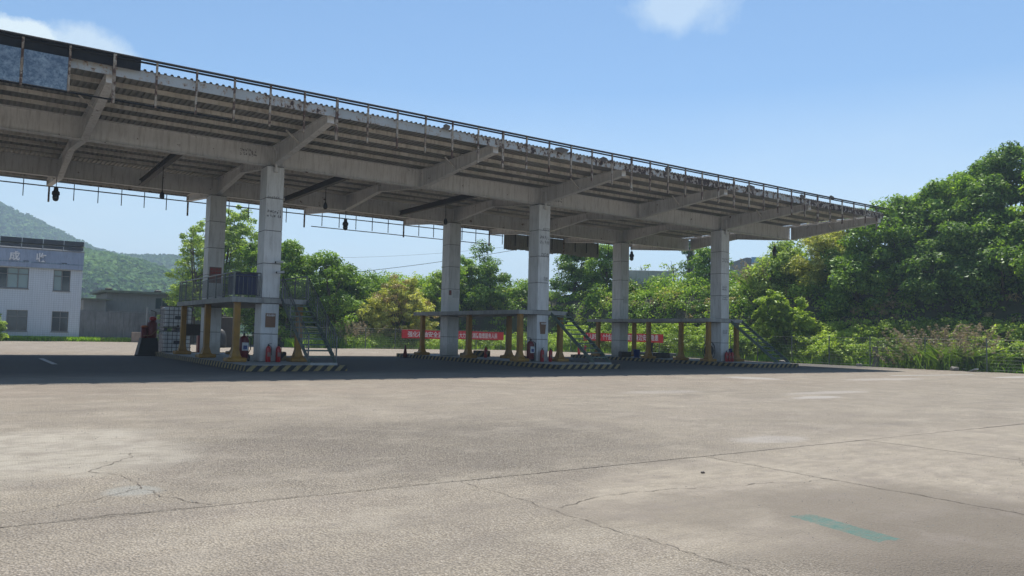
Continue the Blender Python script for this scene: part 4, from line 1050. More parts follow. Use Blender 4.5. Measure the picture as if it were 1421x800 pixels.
# small stones
def stone(x, y, s, label, mat='stone', z=0.0):
    bm = bmesh.new(); bmesh.ops.create_icosphere(bm, subdivisions=2, radius=s)
    rr = random.Random(int(x * 100)); 
    for v in bm.verts: v.co = Vector((v.co.x * 1.3, v.co.y, v.co.z * .65)) * rr.uniform(.8, 1.15)
    me = bpy.data.meshes.new('stone'); bm.to_mesh(me); bm.free(); me.materials.append(M[mat])
    o = link('stone', me, None, (x, y, z + s * .4)); tag(o, label, 'stone')
stone(-3.42, -26.86, .022, 'small dark pebble lying alone on the near concrete', 'dark_beam')
stone(37.9, -3.6, .20, 'whitish rock at the foot of the right fence beside the stump')
stone(38.2, -9.5, .26, 'pale rock at the foot of the right fence below the pink grass')
stone(37.2, 1.8, .22, 'grey rock by the fence behind the farthest stairs')
t = thing('broken_board', (38.1, -10.6, 0.05), 'broken white board lying on the ground at the right fence', 'board'); 
o = MB().box(-.7, .7, -.1, .1, 0, .05).build('board', M['white'], t); o.rotation_euler = (0, .15, .7)
t = thing('stump', (39.5, -3.8, 0), 'short dead tree stump behind the right fence', 'stump')
MB().tube([(0, 0, 0), (.03, 0, .6), (.0, .05, 1.3)], [.28, .2, .17], 9).build('stump_wood', M['bark_pale'], t)
t = thing('standpipe', (33.5, 11.0, 0), 'dark stubby standpipe behind the farthest platform', 'standpipe')
MB().tube([(0, 0, 0), (0, 0, 1.1)], .09, 8).build('pipe', M['dark_beam'], t); MB().tube([(0, 0, 1.1), (0, 0, 1.2)], .15, 8).build('cap', M['dark_beam'], t)
t = thing('long_trough', (33.2, 8.5, 0), 'long pale concrete trough behind the farthest platform', 'trough')
MB().box(-.4, .4, 0, 4.5, .25, .45, bev=.02).build('trough_body', M['wall_concrete'], t)
for y in (.4, 4): MB().box(-.3, .3, y - .15, y + .15, 0, .248).build('support', M['wall_concrete'], t)
# overhead cables
for (p0, p1, sag, lab) in (((24, 58.5, 8.2), (60, 34.5, 16.5), .9, 'thick overhead cable crossing the sky behind the middle columns'), ((26, 76, 11.8), (55, 55, 14.6), .7, 'thin faint overhead cable above the thicker one')):
    p0, p1 = Vector(p0), Vector(p1); m = MB(); m.tube([p0.lerp(p1, k / 16) - Vector((0, 0, sag * 4 * (k / 16) * (1 - k / 16))) for k in range(17)], .028 if sag > .8 else .014, 5)
    tag(m.build('overhead_cable', M['rail_dark']), lab, 'cable')

# ------------------------------------------------------------------ terrain: embankment
foot = [(13, 38.0), (24, 38.2), (35.5, 38.5), (41.5, 33), (43.2, 22), (42.6, 8), (42.2, -4), (42.8, -14), (46, -32)]
def offset(pts, d):
    o = []
    for i, p in enumerate(pts):
        a = Vector(pts[max(0, i - 1)]); b = Vector(pts[min(len(pts) - 1, i + 1)]); t_ = (b - a).normalized(); n = Vector((-t_.y, t_.x)); 
        o.append((p[0] + n.x * d, p[1] + n.y * d))
    return o
def resample(pts, step):
    o = []
    for a, b in zip(pts[:-1], pts[1:]):
        n = max(1, int(math.hypot(b[0] - a[0], b[1] - a[1]) / step))
        o += [(a[0] + (b[0] - a[0]) * i / n, a[1] + (b[1] - a[1]) * i / n) for i in range(n)]
    return o + [pts[-1]]
FR = resample(foot, 1.0)
rowsH = [(0, -.15), (.6, .7), (1.4, 2.2), (2.2, 3.8), (3.2, 5.2), (4.6, 6.0), (8, 6.4), (20, 6.6), (60, 6.0)]
def hfac(x, y):                                   # height factor along the bank: low at its left end
    f = min(1, max(0, (x - 13) / 9)) if y > 30 else 1
    return .30 + .70 * f
vs = []; fs = []; nR = len(FR)
def hn(x, y): return .5 * math.sin(x * .7 + y * .3) + .35 * math.sin(x * .31 - y * .9 + 1) + .2 * math.sin(x * 1.7 + y * 1.3)
for (d, h) in rowsH:
    op = offset(FR, d)
    for (x, y), (fx, fy) in zip(op, FR):
        vs.append((x, y, h * hfac(fx, fy) + (hn(x, y) * .45 if 0 < d < 60 else 0)))
for r in range(len(rowsH) - 1):
    for i in range(nR - 1):
        fs.append((r * nR + i, r * nR + i + 1, (r + 1) * nR + i + 1, (r + 1) * nR + i))
tag(MB().add(vs, fs).build('embankment', M['soil'], smooth=True), kind='structure')
def bank_point(t_, d):
    i = min(nR - 2, int(t_ * (nR - 1))); f = t_ * (nR - 1) - i
    ds = [r[0] for r in rowsH]; k = max(0, min(len(ds) - 2, sum(1 for q in ds if q <= d) - 1)); g_ = (d - ds[k]) / (ds[k + 1] - ds[k])
    def P(r, j): return Vector(vs[r * nR + j])
    return P(k, i).lerp(P(k, i + 1), f).lerp(P(k + 1, i).lerp(P(k + 1, i + 1), f), g_)

# ------------------------------------------------------------------ foliage
def leaves_mesh(name, centers, radii, per, size, mat, seed, tint0=None, droop=.3, aspect=.5, shell=.5, flat=.6):
    """many small folded leaves round clump centres"""
    r = np.random.default_rng(seed)
    C = np.repeat(np.asarray(centers, float), per, axis=0); Rr = np.repeat(np.asarray(radii, float), per)
    n = len(C)
    d = r.normal(size=(n, 3)); d /= np.linalg.norm(d, axis=1)[:, None]
    rad = (shell + (1 - shell) * r.random(n)) * Rr
    P = C + d * rad[:, None] * np.array([1, 1, flat])
    nrm = d * .8 + r.normal(size=(n, 3)) * .55 + np.array([0, 0, .7]); nrm /= np.linalg.norm(nrm, axis=1)[:, None]
    ax = r.normal(size=(n, 3)) + np.array([0, 0, -droop]) + d * .5
    ax -= nrm * (ax * nrm).sum(1)[:, None]; ax /= np.linalg.norm(ax, axis=1)[:, None] + 1e-9
    sd_ = np.cross(nrm, ax); s = size * (.6 + .8 * r.random(n))
    L = ax * s[:, None]; Wd = sd_ * (s * aspect * .5)[:, None]
    V = np.stack([P - L * .5, P - L * .02 + Wd - nrm * (s * .08)[:, None], P + L * .5, P - L * .02 - Wd - nrm * (s * .08)[:, None]], axis=1).reshape(-1, 3)
    me = bpy.data.meshes.new(name); me.vertices.add(4 * n); me.vertices.foreach_set('co', V.ravel())
    me.loops.add(4 * n); me.loops.foreach_set('vertex_index', np.arange(4 * n, dtype=np.int32))
    me.polygons.add(n); me.polygons.foreach_set('loop_start', np.arange(0, 4 * n, 4, dtype=np.int32)); me.polygons.foreach_set('loop_total', np.full(n, 4, dtype=np.int32))
    me.update(calc_edges=True)
    if tint0 is None: tint0 = r.random(len(centers)) * .6 + .15
    tv = np.repeat(np.asarray(tint0, float), per) + r.normal(size=n) * .16
    at = me.attributes.new('tint', 'FLOAT', 'FACE'); at.data.foreach_set('value', np.clip(tv, 0, 1).astype(np.float32))
    me.materials.append(mat)
    return me

def crown_clumps(lobes, dens, seed, rc=(.45, .85)):
    r = np.random.default_rng(seed); C = []; Q = []
    for (x, y, z, rx, ry, rz) in lobes:
        area = 4 * PI * ((rx * ry + rx * rz + ry * rz) / 3); n = int(area * dens)
        d = r.normal(size=(n, 3)); d /= np.linalg.norm(d, axis=1)[:, None]
        rad = .62 + .42 * r.random(n)
        P = np.array([x, y, z]) + d * rad[:, None] * np.array([rx, ry, rz])
        C.append(P); Q.append(rc[0] + (rc[1] - rc[0]) * r.random(n))
    return np.vstack(C), np.hstack(Q)

def tree(name, x, y, z0, ztop, rad, leaf, label, seed, dens=.85, per=105, size=.27, trunk_r=.22, cat='tree', nl=7, bark='bark', low=.28, rc=(.5, 1.05), group='trees on and behind the embankment', asp=.5, squash=1.0):
    rr = random.Random(seed); t = thing(name, (x, y, z0), label, cat, group)
    Ht = ztop - z0; lobes = []
    ch = Ht * (1 - low)
    for k in range(nl):
        f = k / max(1, nl - 1); zc = Ht * low + ch * (.18 + .66 * f)
        spread = rad * (.62 * math.sin(PI * (.22 + .66 * f)))
        an = k * 2.4 + rr.uniform(-.4, .4)
        lr = rad * rr.uniform(.42, .60) * (1.05 - .3 * f)
        lobes.append((math.cos(an) * spread, math.sin(an) * spread, min(zc, Ht - lr * .75), lr, lr, lr * rr.uniform(.65, .85) * squash))
    lobes.append((rr.uniform(-.2, .2) * rad, rr.uniform(-.2, .2) * rad, Ht - rad * .35, rad * .42, rad * .42, rad * .36))
    C, Q = crown_clumps(lobes, dens, seed, rc)
    C[:, 2] = np.minimum(C[:, 2], Ht - .1)
    link('crown', leaves_mesh('crown', C, Q, per, size, M[leaf], seed, aspect=asp), t)
    m = MB(); lean = Vector((rr.uniform(-.3, .3), rr.uniform(-.3, .3), 0))
    topz = Ht * .62
    pts = [Vector((0, 0, 0)), Vector((0, 0, topz * .35)) + lean * .5, Vector((0, 0, topz)) + lean]
    m.tube(pts, [trunk_r, trunk_r * .75, trunk_r * .4], 9)
    for (lx, ly, lz, a, b, c) in lobes:
        s = pts[1].lerp(pts[2], rr.uniform(0, .9)); e = Vector((lx, ly, lz))
        mid = s.lerp(e, .5) + Vector((0, 0, -.15 * (e - s).length))
        m.tube([s, mid, e], [trunk_r * .42, trunk_r * .26, .03], 6)
        for q in range(3):
            e2 = e + Vector((rr.uniform(-1, 1) * a, rr.uniform(-1, 1) * b, rr.uniform(-.6, .9) * c)); m.tube([mid.lerp(e, .5), e2], [.04, .012], 5)
    m.build('trunk', M[bark], t)
    return t

T = [  # x, y, z0, top, radius, leaf, label, cat opts
 (11.2, 50.5, 0, 14.4, 4.6, 'leaf_pale', 'tall airy pale tree behind the nearest rear column', dict(dens=.75, per=75, size=.26, nl=12, low=.22, rc=(.4, .75))),
 (7.6, 47.0, 0, 11.3, 2.6, 'leaf_pale', 'slim pale tree at the left of the airy tree, by the concrete wall', dict(dens=.7, per=70, size=.24, nl=8, low=.12, rc=(.4, .7))),
 (14.6, 40.5, 0, 9.9, 3.2, 'leaf_mid', 'rounded mid green tree right of the nearest front column', {}),
 (17.8, 38.5, 0, 9.1, 3.4, 'leaf_mid', 'broad green tree behind the nearest stairs', dict(low=.10)),
 (21.0, 41.5, 0, 8.2, 3.0, 'leaf_dark', 'low dark tree left of the brown vine mound', dict(low=.1)),
 (15.5, 44.5, 0, 10.0, 4.0, 'leaf_dark', 'dark tree filling the gap behind the rounded green tree', dict(low=.08)),
 (12.2, 42.0, 0, 9.8, 2.6, 'leaf_mid', 'green tree partly hidden by the nearest front column', dict(low=.03)),
 (49.8, -1.6, 5.5, 13.2, 3.0, 'leaf_mid', 'green tree between the canopy corner and the drooping tree', dict(low=.02)),
 (10.5, 56.5, 0, 6.5, 3.0, 'leaf_bright', 'low bright bushy tree under the airy pale tree', dict(low=.02)),
 (39.3, 44.5, 5.5, 12.6, 1.9, 'leaf_dark', 'thin sparse tree poking up behind the middle rear column', dict(dens=.7, per=60, size=.24, nl=6, low=.30, trunk_r=.09)),
 (34.9, 41.8, 2.5, 10.3, 3.6, 'leaf_mid', 'large rounded green tree between the two middle columns', dict(squash=1.1, low=.05)),
 (31.9, 41.0, 2.0, 8.2, 2.7, 'leaf_bright', 'bright low tree left of the large rounded green tree', dict(low=.05)),
 (37.5, 40.5, 3.0, 9.4, 2.4, 'leaf_dark', 'dark bushy tree behind the middle front column', dict(low=.05)),
 (46.4, 36.5, 5.5, 12.0, 2.6, 'leaf_dark', 'dark conical tree right of the middle front column', dict(low=.05)),
 (47.9, 32.5, 5.5, 12.0, 2.6, 'leaf_mid', 'light green rounded tree beside the dark conical tree', dict(low=.05)),
 (50.8, 20.3, 5.8, 10.8, 2.2, 'leaf_mid', 'bushy green tree left of the farthest front column', dict(low=.05)),
 (59.5, 31.0, 5.5, 13.0, 1.6, 'leaf_dark', 'narrow dark tree round the concrete pillar', dict(low=.05, dens=.6)),
 (56.0, 35.0, 5.5, 10.4, 1.5, 'leaf_pale', 'left pale feathery treetop above the grey slab', dict(dens=.35, per=45, low=.3)),
 (57.0, 31.5, 5.5, 10.7, 1.5, 'leaf_pale', 'right pale feathery treetop above the grey slab', dict(dens=.35, per=45, low=.3)),
 (46.7, 8.4, 5.8, 10.0, 2.5, 'leaf_pale', 'pale feathery tree right of the farthest front column', dict(low=.05)),
 (46.7, 4.6, 5.8, 11.3, 2.8, 'leaf_olive', 'olive bamboo like tree under the canopy end', dict(low=.02, asp=.28, size=.34)),
 (46.9, 1.4, 5.8, 12.0, 2.8, 'leaf_mid', 'green tree just below the canopy end beam', dict(low=.02)),
 (46.6, -1.6, 4.8, 12.7, 3.0, 'leaf_mid', 'round green tree touching the canopy corner from behind', dict(low=.02)),
 (54.5, -3.4, 5.5, 15.7, 4.0, 'leaf_mid', 'green tree rising between the tall trees on the right bank', dict(low=.02)),
 (48.6, -3.9, 5.5, 14.0, 3.4, 'leaf_mid', 'tall tree with drooping leaves right of the canopy end', dict(low=.05, size=.30)),
 (52.5, -10.6, 5.5, 16.0, 4.0, 'leaf_dark', 'dark tree behind the tall trees at the right edge', dict(low=.02)),
 (47.2, -7.2, 4.5, 11.9, 3.2, 'leaf_dark', 'dark broad tree halfway up the right bank', dict(low=.02)),
 (44.6, .6, 2.8, 8.4, 2.3, 'leaf_mid', 'green tree on the bank behind the bright bush', dict(low=.02)),
 (50.4, -7.6, 5.5, 16.0, 3.9, 'leaf_dark', 'tall dark spreading tree on the right bank', dict(low=.05)),
 (49.2, -11.4, 5.0, 15.4, 4.2, 'leaf_mid', 'spreading green tree at the right edge', dict(low=.10)),
 (51.0, -16.2, 5.0, 16.2, 4.6, 'leaf_mid', 'tall green tree cut off by the right edge of view', dict(low=.05)),
 (45.4, -9.2, 3.0, 9.0, 2.8, 'leaf_dark', 'dark leaning tree low on the right bank', dict(low=.25)),
 (45.0, -13.0, 3.0, 9.8, 2.8, 'leaf_mid', 'green leaning tree low at the right edge', dict(low=.30)),
 (45.0, -5.4, 3.0, 8.6, 2.6, 'leaf_dark', 'dark bush tree on the slope behind the pink grass', dict(low=.2)),
]
for i, (x, y, z0, zt, rad, lf, lab, kw) in enumerate(T):
    tree('broadleaf_tree', x, y, z0, zt, rad, lf, lab, 100 + i, **kw)

def bush(x, y, z0, w, h, leaf, label, seed, size=.2, per=70, dens=.9, name='bush', cat='bush', asp=.5, group='bushes along the fence'):
    rr = random.Random(seed); t = thing(name, (x, y, z0), label, cat, group)
    lobes = [(rr.uniform(-.5, .5) * w, rr.uniform(-.5, .5) * w, h * rr.uniform(.3, .62), w * rr.uniform(.4, .6), w * rr.uniform(.4, .6), h * rr.uniform(.28, .4)) for k in range(6)]
    C, Q = crown_clumps(lobes, dens, seed, (.28, .5))
    link('foliage', leaves_mesh('foliage', C, Q, per, size, M[leaf], seed, aspect=asp), t)
    m = MB()
    for l in lobes:
        m.tube([(rr.uniform(-.1, .1), rr.uniform(-.1, .1), 0), (l[0] * .5, l[1] * .5, l[2] * .6), (l[0], l[1], l[2])], [.045, .03, .012], 5)
    m.build('stems', M['bark'], t)
    return t
B = [
 (41.3, 4.3, 1.2, 2.4, 4.8, 'leaf_bright', 'large bright green bush behind the farthest stairs', .30),
 (40.8, -1.2, .0, 1.7, 2.4, 'leaf_bright', 'fresh green weeds bush beside the right fence, left of the stump', .2),
 (40.9, 2.2, .0, 1.6, 2.5, 'leaf_bright', 'yellow green bush at the fence just right of the farthest stairs', .2),
 (41.0, 8.0, .0, 1.8, 2.6, 'leaf_mid', 'leafy bush seen under the farthest platform, right half', .2),
 (41.6, 13.0, .0, 1.8, 2.6, 'leaf_bright', 'leafy bush seen under the farthest platform, left half', .2),
 (41.8, 19.0, .0, 1.8, 2.4, 'leaf_mid', 'green bush directly below the right banner', .2),
 (41.6, 25.5, .0, 1.9, 2.6, 'leaf_bright', 'green bush behind the open stairs of the middle platform', .2),
 (40.5, -5.6, .0, 1.3, 1.9, 'leaf_bright', 'low bright bush between the stump and the pink grass', .18),
 (40.9, -12.8, .0, 1.9, 2.1, 'leaf_bright', 'low yellow green bush at the right end of the fence', .2),
 (41.9, -12.2, .6, 1.7, 3.4, 'leaf_bright', 'light green rounded bush below the tall right trees', .24),
 (40.8, -16.5, .0, 1.9, 2.3, 'leaf_mid', 'green bush beyond the right end of the view', .2),
 (-8.6, 50.9, .0, 1.5, 3.0, 'leaf_bright', 'bright leafy bush before the tiled building at the left edge', .24),
 (5.7, 49.5, .0, .9, 2.9, 'leaf_mid', 'green bush growing before the grey concrete wall', .2),
 (41.7, 34.8, .0, 1.6, 2.4, 'leaf_mid', 'bush in the rear corner of the fence', .2),
]
for i, (x, y, z0, w, h, lf, lab, sz) in enumerate(B):
    bush(x, y, z0, w, h, lf, lab, 300 + i, size=sz)
# vine mound, yellowish with dry brown vine on its top
t = thing('vine_mound', (24.9, 38.0, 0), 'rounded mound of yellowish creepers with dry brown vines on top', 'creepers')
lob = [(0, 0, 3.3, 3.0, 2.0, 3.3), (-2.2, .1, 2.6, 2.0, 1.8, 2.8), (2.3, .4, 2.8, 2.2, 1.8, 3.0), (.6, .4, 5.7, 2.0, 1.5, 1.7)]
C, Q = crown_clumps(lob, 1.5, 77, (.35, .65))
sel = (C[:, 2] > 4.2) & (C[:, 0] < .6)
rb = np.random.default_rng(4).random(len(C))
br = sel & (rb < .5) | (rb < .10)
link('green_creeper', leaves_mesh('green_creeper', C[~br], Q[~br], 75, .22, M['leaf_olive'], 78), t)
link('brown_creeper', leaves_mesh('brown_creeper', C[br], Q[br], 70, .20, M['leaf_brown'], 79), t)
m = MB()
for k in range(9): m.tube([(random.uniform(-2, 2), random.uniform(-1, 1), 0), (random.uniform(-1.5, 1.5), 0, 3), (random.uniform(-1, 1), 0, 5.4)], [.08, .05, .02], 6)
m.build('stems', M['bark'], t)

# slope cover (uncountable): leaves over the bank
def slope_cover():
    r = np.random.default_rng(21); n = 3200; C = []; Q = []; Tn = []
    for i in range(n):
        t_ = r.random(); d = r.random() ** .8 * 7.2
        if r.random() < .25: d = r.uniform(4.0, 9)
        p = bank_point(t_, d)
        lump = math.sin(p.x * 1.1 + 1.3 * math.sin(p.y * .8)) * math.sin(p.y * 1.2 + .9 * p.z)
        C.append((p.x, p.y, p.z + r.uniform(.1, .5) + (1.3 * r.random() if lump > .35 else 0))); Q.append(r.uniform(.45, .8) + (.35 if lump > .35 else 0))
        patch = .5 + .5 * math.sin(p.x * .55 + 2 * math.sin(p.y * .4)) * math.cos(p.y * .45 + p.x * .2)
        Tn.append(.15 + .55 * patch + r.normal() * .1 + (.25 if r.random() < .08 else 0))
    return leaves_mesh('slope_vegetation', C, Q, 68, .25, M['leaf_mixed'], 22, tint0=np.array(Tn))
tag(link('slope_vegetation', slope_cover()), 'mixed creepers and shrubs covering the whole bank', 'vegetation', kind='stuff')

def hanging_cover():
    """dry and dark creeper curtains on the steep part of the bank"""
    r = np.random.default_rng(31); C = []; Q = []; Tn = []
    for i in range(420):
        t_ = r.random(); d = r.uniform(.4, 3.4); p = bank_point(t_, d)
        if math.sin(p.x * .9 + p.y * .7) < .1: continue
        C.append((p.x - .2, p.y - .2, p.z + r.uniform(.1, .6))); Q.append(r.uniform(.35, .7)); Tn.append(r.uniform(.1, .7))
    return leaves_mesh('dry_creepers', C, Q, 60, .24, M['leaf_brown'], 32, tint0=np.array(Tn), droop=1.5, aspect=.3)
tag(link('dry_creepers', hanging_cover()), 'dry brown creepers hanging on the steep bank', 'vegetation', kind='stuff')

def blades_mesh(name, P, h, mat, seed, w=.03, lean=.35):
    r = np.random.default_rng(seed); P = np.asarray(P, float); n = len(P); h = np.asarray(h, float) * (.6 + .7 * r.random(n))
    an = r.random(n) * 2 * PI; sd_ = np.stack([np.cos(an), np.sin(an), np.zeros(n)], 1) * (w * (.6 + .8 * r.random(n)))[:, None]
    ld = r.normal(size=(n, 3)) * lean; ld[:, 2] = 0
    mid = P + np.stack([np.zeros(n), np.zeros(n), h * .55], 1) + ld * (h * .3)[:, None]
    tip = P + np.stack([np.zeros(n), np.zeros(n), h * .95], 1) + ld * (h * .95)[:, None]
    V = np.stack([P - sd_, P + sd_, mid + sd_ * .7, tip, mid - sd_ * .7], axis=1).reshape(-1, 3)
    me = bpy.data.meshes.new(name); me.vertices.add(5 * n); me.vertices.foreach_set('co', V.ravel())
    me.loops.add(5 * n); me.loops.foreach_set('vertex_index', np.arange(5 * n, dtype=np.int32))
    me.polygons.add(n); me.polygons.foreach_set('loop_start', np.arange(0, 5 * n, 5, dtype=np.int32)); me.polygons.foreach_set('loop_total', np.full(n, 5, dtype=np.int32))
    me.update(calc_edges=True)
    at = me.attributes.new('tint', 'FLOAT', 'FACE'); at.data.foreach_set('value', np.clip(r.random(n) * .7 + .1 + r.normal(size=n) * .1, 0, 1).astype(np.float32))
    me.materials.append(mat); return me
# weeds in the strip between yard and bank
r = np.random.default_rng(41); P = []; Hh = []; C = []; Q = []
strip = resample([(15, 35.2), (35, 35.4), (40.6, 28), (40.9, 16), (39.6, 5), (39.3, -4), (39.7, -14), (43, -30)], .25)
for (x, y), (nx, ny) in zip(strip, [(-0., 0.)] * len(strip)):
    i = strip.index((x, y)); a = strip[max(0, i - 1)]; b = strip[min(len(strip) - 1, i + 1)]; L = math.hypot(b[0] - a[0], b[1] - a[1]) or 1
    ox, oy = -(b[1] - a[1]) / L, (b[0] - a[0]) / L
    for k in range(75):
        d = r.uniform(-.1, 3.2); P.append((x + ox * d + r.uniform(-.2, .2), y + oy * d + r.uniform(-.2, .2), -.1)); Hh.append(r.uniform(.35, .75) + .25 * d)
    tall = 1.0 if y < 30 else .55
    for k in range(12):
        d = r.uniform(.15, 4.4); C.append((x + ox * d, y + oy * d, (r.uniform(.1, .5) + min(d + .5, 3.4) * .78 * r.random() ** .5) * tall + .1)); Q.append(r.uniform(.28, .55))
tag(link('tall_grass', blades_mesh('tall_grass', P, Hh, M['grass'], 42)), 'tall green grass behind the wire fence', 'grass', kind='stuff')
tn = np.array([.42 + .38 * math.sin(c[0] * .8) * math.cos(c[1] * .6) + r.normal() * .15 for c in C])
tag(link('broadleaf_weeds', leaves_mesh('broadleaf_weeds', C, Q, 50, .18, M['leaf_bright'], 43, tint0=tn)), 'leafy weeds along the foot of the bank', 'weeds', kind='stuff')
# low grass in front of the building
P = [(r.uniform(-9.0, 0.4), r.uniform(52.9, 53.95), 0) for k in range(6500)] + [(r.uniform(.4, 7), r.uniform(53.2, 53.95), 0) for k in range(2200)]
tag(link('lawn_strip', blades_mesh('lawn_strip', P, np.full(len(P), .42), M['grass'], 44, w=.035)), 'grass strip at the foot of the tiled building', 'grass', kind='stuff')
P = [(13.6 + r.uniform(0, 3), r.uniform(35, 53), 0) for k in range(6000)]
tag(link('grass_patch', blades_mesh('grass_patch', P, np.full(len(P), .8), M['grass'], 45, w=.035)), 'grass behind the left end of the rear fence', 'grass', kind='stuff')

# plume grass clumps
def plume(x, y, z0, w, h, label, seed, nb=900, npl=60, pale=False):
    t = thing('plume_grass', (x, y, z0), label, 'grass clump', 'tall plume grass behind the fence')
    r = np.random.default_rng(seed); P = np.stack([r.normal(size=nb) * w * .35, r.normal(size=nb) * w * .35, np.zeros(nb)], 1)
    link('blades', blades_mesh('blades', P, np.full(nb, h * .46), M['leaf_mid'], seed, w=.012, lean=.8), t)
    C = []; Q = []
    m = MB()
    for k in range(npl):
        bx, by = r.normal() * w * .3, r.normal() * w * .3; tx, ty = bx * 2.2 + r.normal() * .4, by * 2.2 + r.normal() * .4; hh = h * r.uniform(.35, .95)
        m.tube([(bx, by, 0), (bx * 1.3, by * 1.3, hh * .6), (tx, ty, hh)], [.012, .01, .005], 3, cap=False)
        for q in range(5): C.append((tx + (bx - tx) * .10 * q + r.normal() * .05, ty + (by - ty) * .10 * q + r.normal() * .05, hh - q * .16)); Q.append(.15)
    m.build('stalks', M['pink_plume'], t)
    link('plumes', leaves_mesh('plumes', C, Q, 22, .12, M['pink_plume'], seed + 1, aspect=.2, droop=.8, shell=.1), t)
plume(39.9, -8.1, 0, 2.0, 3.0, 'large pinkish plume grass clump behind the right fence', 51, 1800, 80)
plume(39.9, -6.2, 0, 1.4, 2.5, 'smaller pinkish plume grass left of the large clump', 52, 800, 34)
plume(40.2, -10.3, 0, 1.6, 2.9, 'pinkish plume grass right of the large clump', 53, 900, 40)
plume(20.0, 37.0, 0, 1.6, 2.7, 'pinkish plume grass right of the nearest stairs', 54, 800, 70)
plume(45.9, 10.5, 6.0, 1.8, 2.6, 'pale plume grass on top of the bank right of the farthest column', 55, 800, 80)
# dead whitish shrub
t = thing('dead_shrub', (40.0, -4.6, 0), 'grey leafless tangled shrub beside the stump', 'shrub'); m = MB(); rr = random.Random(8)
for k in range(90):
    a = rr.uniform(0, 2 * PI); e = Vector((math.cos(a) * rr.uniform(.3, 1.6), math.sin(a) * rr.uniform(.3, 1.2), rr.uniform(.6, 1.9))); mid = e * .55 + Vector((rr.uniform(-.2, .2), rr.uniform(-.2, .2), .25))
    m.tube([(0, 0, 0), mid, e], [.02, .012, .005], 4, cap=False)
m.build('branches', M['bark_pale'], t)

# ------------------------------------------------------------------ things on top of the bank
t = thing('grey_slab_wall', (46.8, 28.6, 5), 'pale grey concrete wall on top of the bank between the right columns', 'wall')
for k in range(4): o = MB().box(k * 1.3 + .01, (k + 1) * 1.3 - .01, 0, .3, 0, 3.75, bev=.02).build('wall_panel', M['pale_wall'], t)
t.rotation_euler[2] = -.6
t = thing('concrete_pillar', (60.0, 31.2, 5), 'grey round pillar rising from the narrow dark tree', 'pillar')
MB().tube([(0, 0, 0), (0, 0, 7.9)], [.42, .40], 14).build('shaft', M['wall_concrete'], t, smooth=True); MB().tube([(0, 0, 7.9), (0, 0, 8.2)], [.62, .62], 14).build('head', M['wall_concrete'], t)
gb = thing('blue_glass_building', (79, 37.5, 0), 'distant blue glass building just visible under the canopy end', 'building')
for k in range(6):
    MB().box(k * 1.7 + .05, (k + 1) * 1.7 - .05, 0, .1, 6, 13.2).build('glass_panel', M['blueglass'], gb)
MB().box(0, 10.2, .15, 8, 0, 13.0).build('wall', M['plaster'], gb)
gb.rotation_euler[2] = -.6
MB().box(-.7, -.05, 0, 8, 0, 13.1).build('stair_tower', M['plaster'], gb)

# ------------------------------------------------------------------ forested hills
def ridge(name, crest, width, mat, seed, label=None):
    """crest: (x,y,z) points; cross-section falls off on both sides"""
    cr = []
    for a, b in zip(crest[:-1], crest[1:]):
        n = max(1, int(math.hypot(b[0] - a[0], b[1] - a[1]) / 12)); cr += [tuple(a[k] + (b[k] - a[k]) * i / n for k in range(3)) for i in range(n)]
    cr.append(crest[-1]); vs = []; nc = len(cr); off = [-1, -.8, -.6, -.42, -.26, -.12, 0, .15, .4, 1]
    rr = random.Random(seed)
    pv2 = [(p[0], p[1]) for p in cr]
    rows = [offset(pv2, o * width) for o in off]
    for o, row in zip(off, rows):
        for (x, y), c in zip(row, cr):
            prof = max(0, math.cos(o * PI / 2)) ** 1.25
            nz_ = math.sin(x * .045 + y * .02 + seed) * 3.5 + math.sin(x * .021 - y * .05) * 4
            vs.append((x, y, -3 + (c[2] + 3) * prof + nz_ * prof * (1 - prof) * 2.5))
    fs = [(r * nc + i, r * nc + i + 1, (r + 1) * nc + i + 1, (r + 1) * nc + i) for r in range(len(off) - 1) for i in range(nc - 1)]
    o = MB().add(vs, fs).build(name, mat, smooth=True); tag(o, kind='structure')
    return vs, nc, len(off)
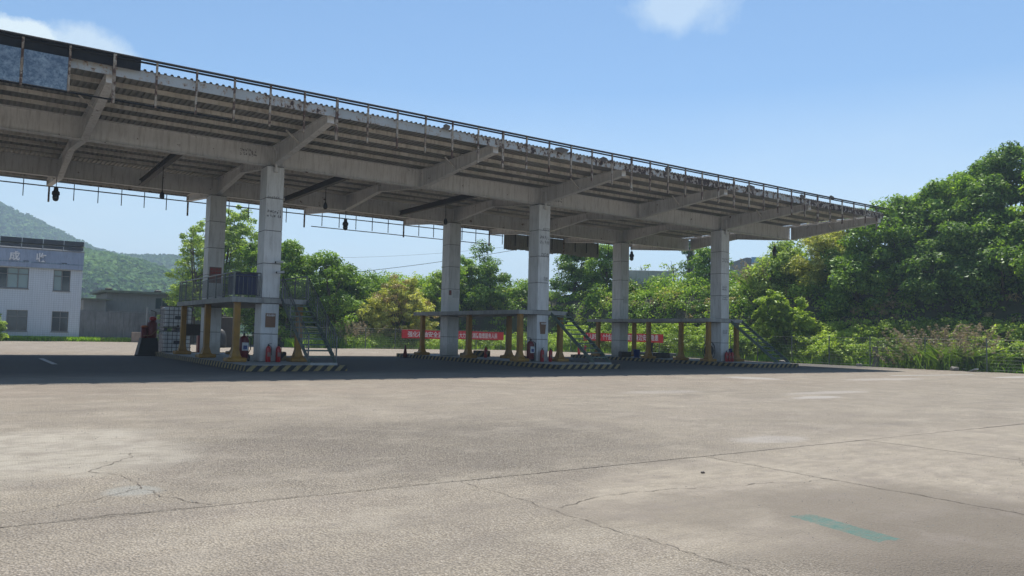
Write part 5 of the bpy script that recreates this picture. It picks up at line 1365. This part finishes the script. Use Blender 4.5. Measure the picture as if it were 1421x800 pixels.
def forest(name, V, nc, nr, n, rad, size, seed, label, per=26, tb=.5, rng_=(0, 1)):
    r = np.random.default_rng(seed); C = []; Q = []; Tn = []
    for k in range(n):
        i = (rng_[0] + (rng_[1] - rng_[0]) * r.random()) * (nc - 1.001); j = r.random() * (nr - 3.001); ii, jj = int(i), int(j); f, g_ = i - ii, j - jj
        if r.random() < .12: jj, g_ = 5, r.random()
        P_ = lambda a, b: np.array(V[a * nc + b])
        p = (P_(jj, ii) * (1 - f) + P_(jj, ii + 1) * f) * (1 - g_) + (P_(jj + 1, ii) * (1 - f) + P_(jj + 1, ii + 1) * f) * g_
        C.append(p + np.array([0, 0, rad * .4])); Q.append(rad * r.uniform(.6, 1.25))
        Tn.append(tb + .28 * math.sin(p[0] * .06) * math.cos(p[1] * .05) + r.normal() * .13)
    me = leaves_mesh(name, C, Q, per, size, M['far_leaf'], seed, tint0=np.array(Tn), shell=.75, aspect=.85)
    tag(link(name, me), label, 'forest', kind='stuff')
V, nc, nr = ridge('far_hill', [(-240, 905, 108), (-120, 850, 112), (8, 806, 105), (42, 783, 86), (72, 762, 68), (105, 742, 60), (143, 712, 60), (180, 690, 62), (240, 650, 55), (360, 560, 45)], 190, M['forest'], 3)
forest('far_forest', V, nc, nr, 5200, 6.5, 2.9, 61, 'blue green forest on the farther high hill', per=30, tb=.3, rng_=(.12, .72))
V, nc, nr = ridge('near_hill', [(-90, 470, 40), (0, 440, 40), (37, 421, 38), (50, 412, 35.5), (63, 403, 32.5), (78, 394, 26), (110, 380, 18), (160, 360, 12)], 150, M['forest'], 7)
forest('near_forest', V, nc, nr, 6500, 3.4, 1.9, 62, 'bright green forest on the nearer hill', per=30, tb=.6, rng_=(.12, .85))

# ------------------------------------------------------------------ haze
m = bpy.data.materials.new('haze_air'); m.use_nodes = True; t_ = m.node_tree
for n in list(t_.nodes): t_.nodes.remove(n)
o_ = N(t_, 'ShaderNodeOutputMaterial'); pvn = N(t_, 'ShaderNodeVolumePrincipled')
pvn.inputs['Color'].default_value = (.62, .80, 1.0, 1); pvn.inputs['Density'].default_value = .00072; pvn.inputs['Anisotropy'].default_value = .2
t_.links.new(pvn.outputs[0], o_.inputs['Volume'])
if True:
    hz = MB().box(-1505, 1505, -605, 1505, -8, 124).build('haze', m); tag(hz, kind='stuff')
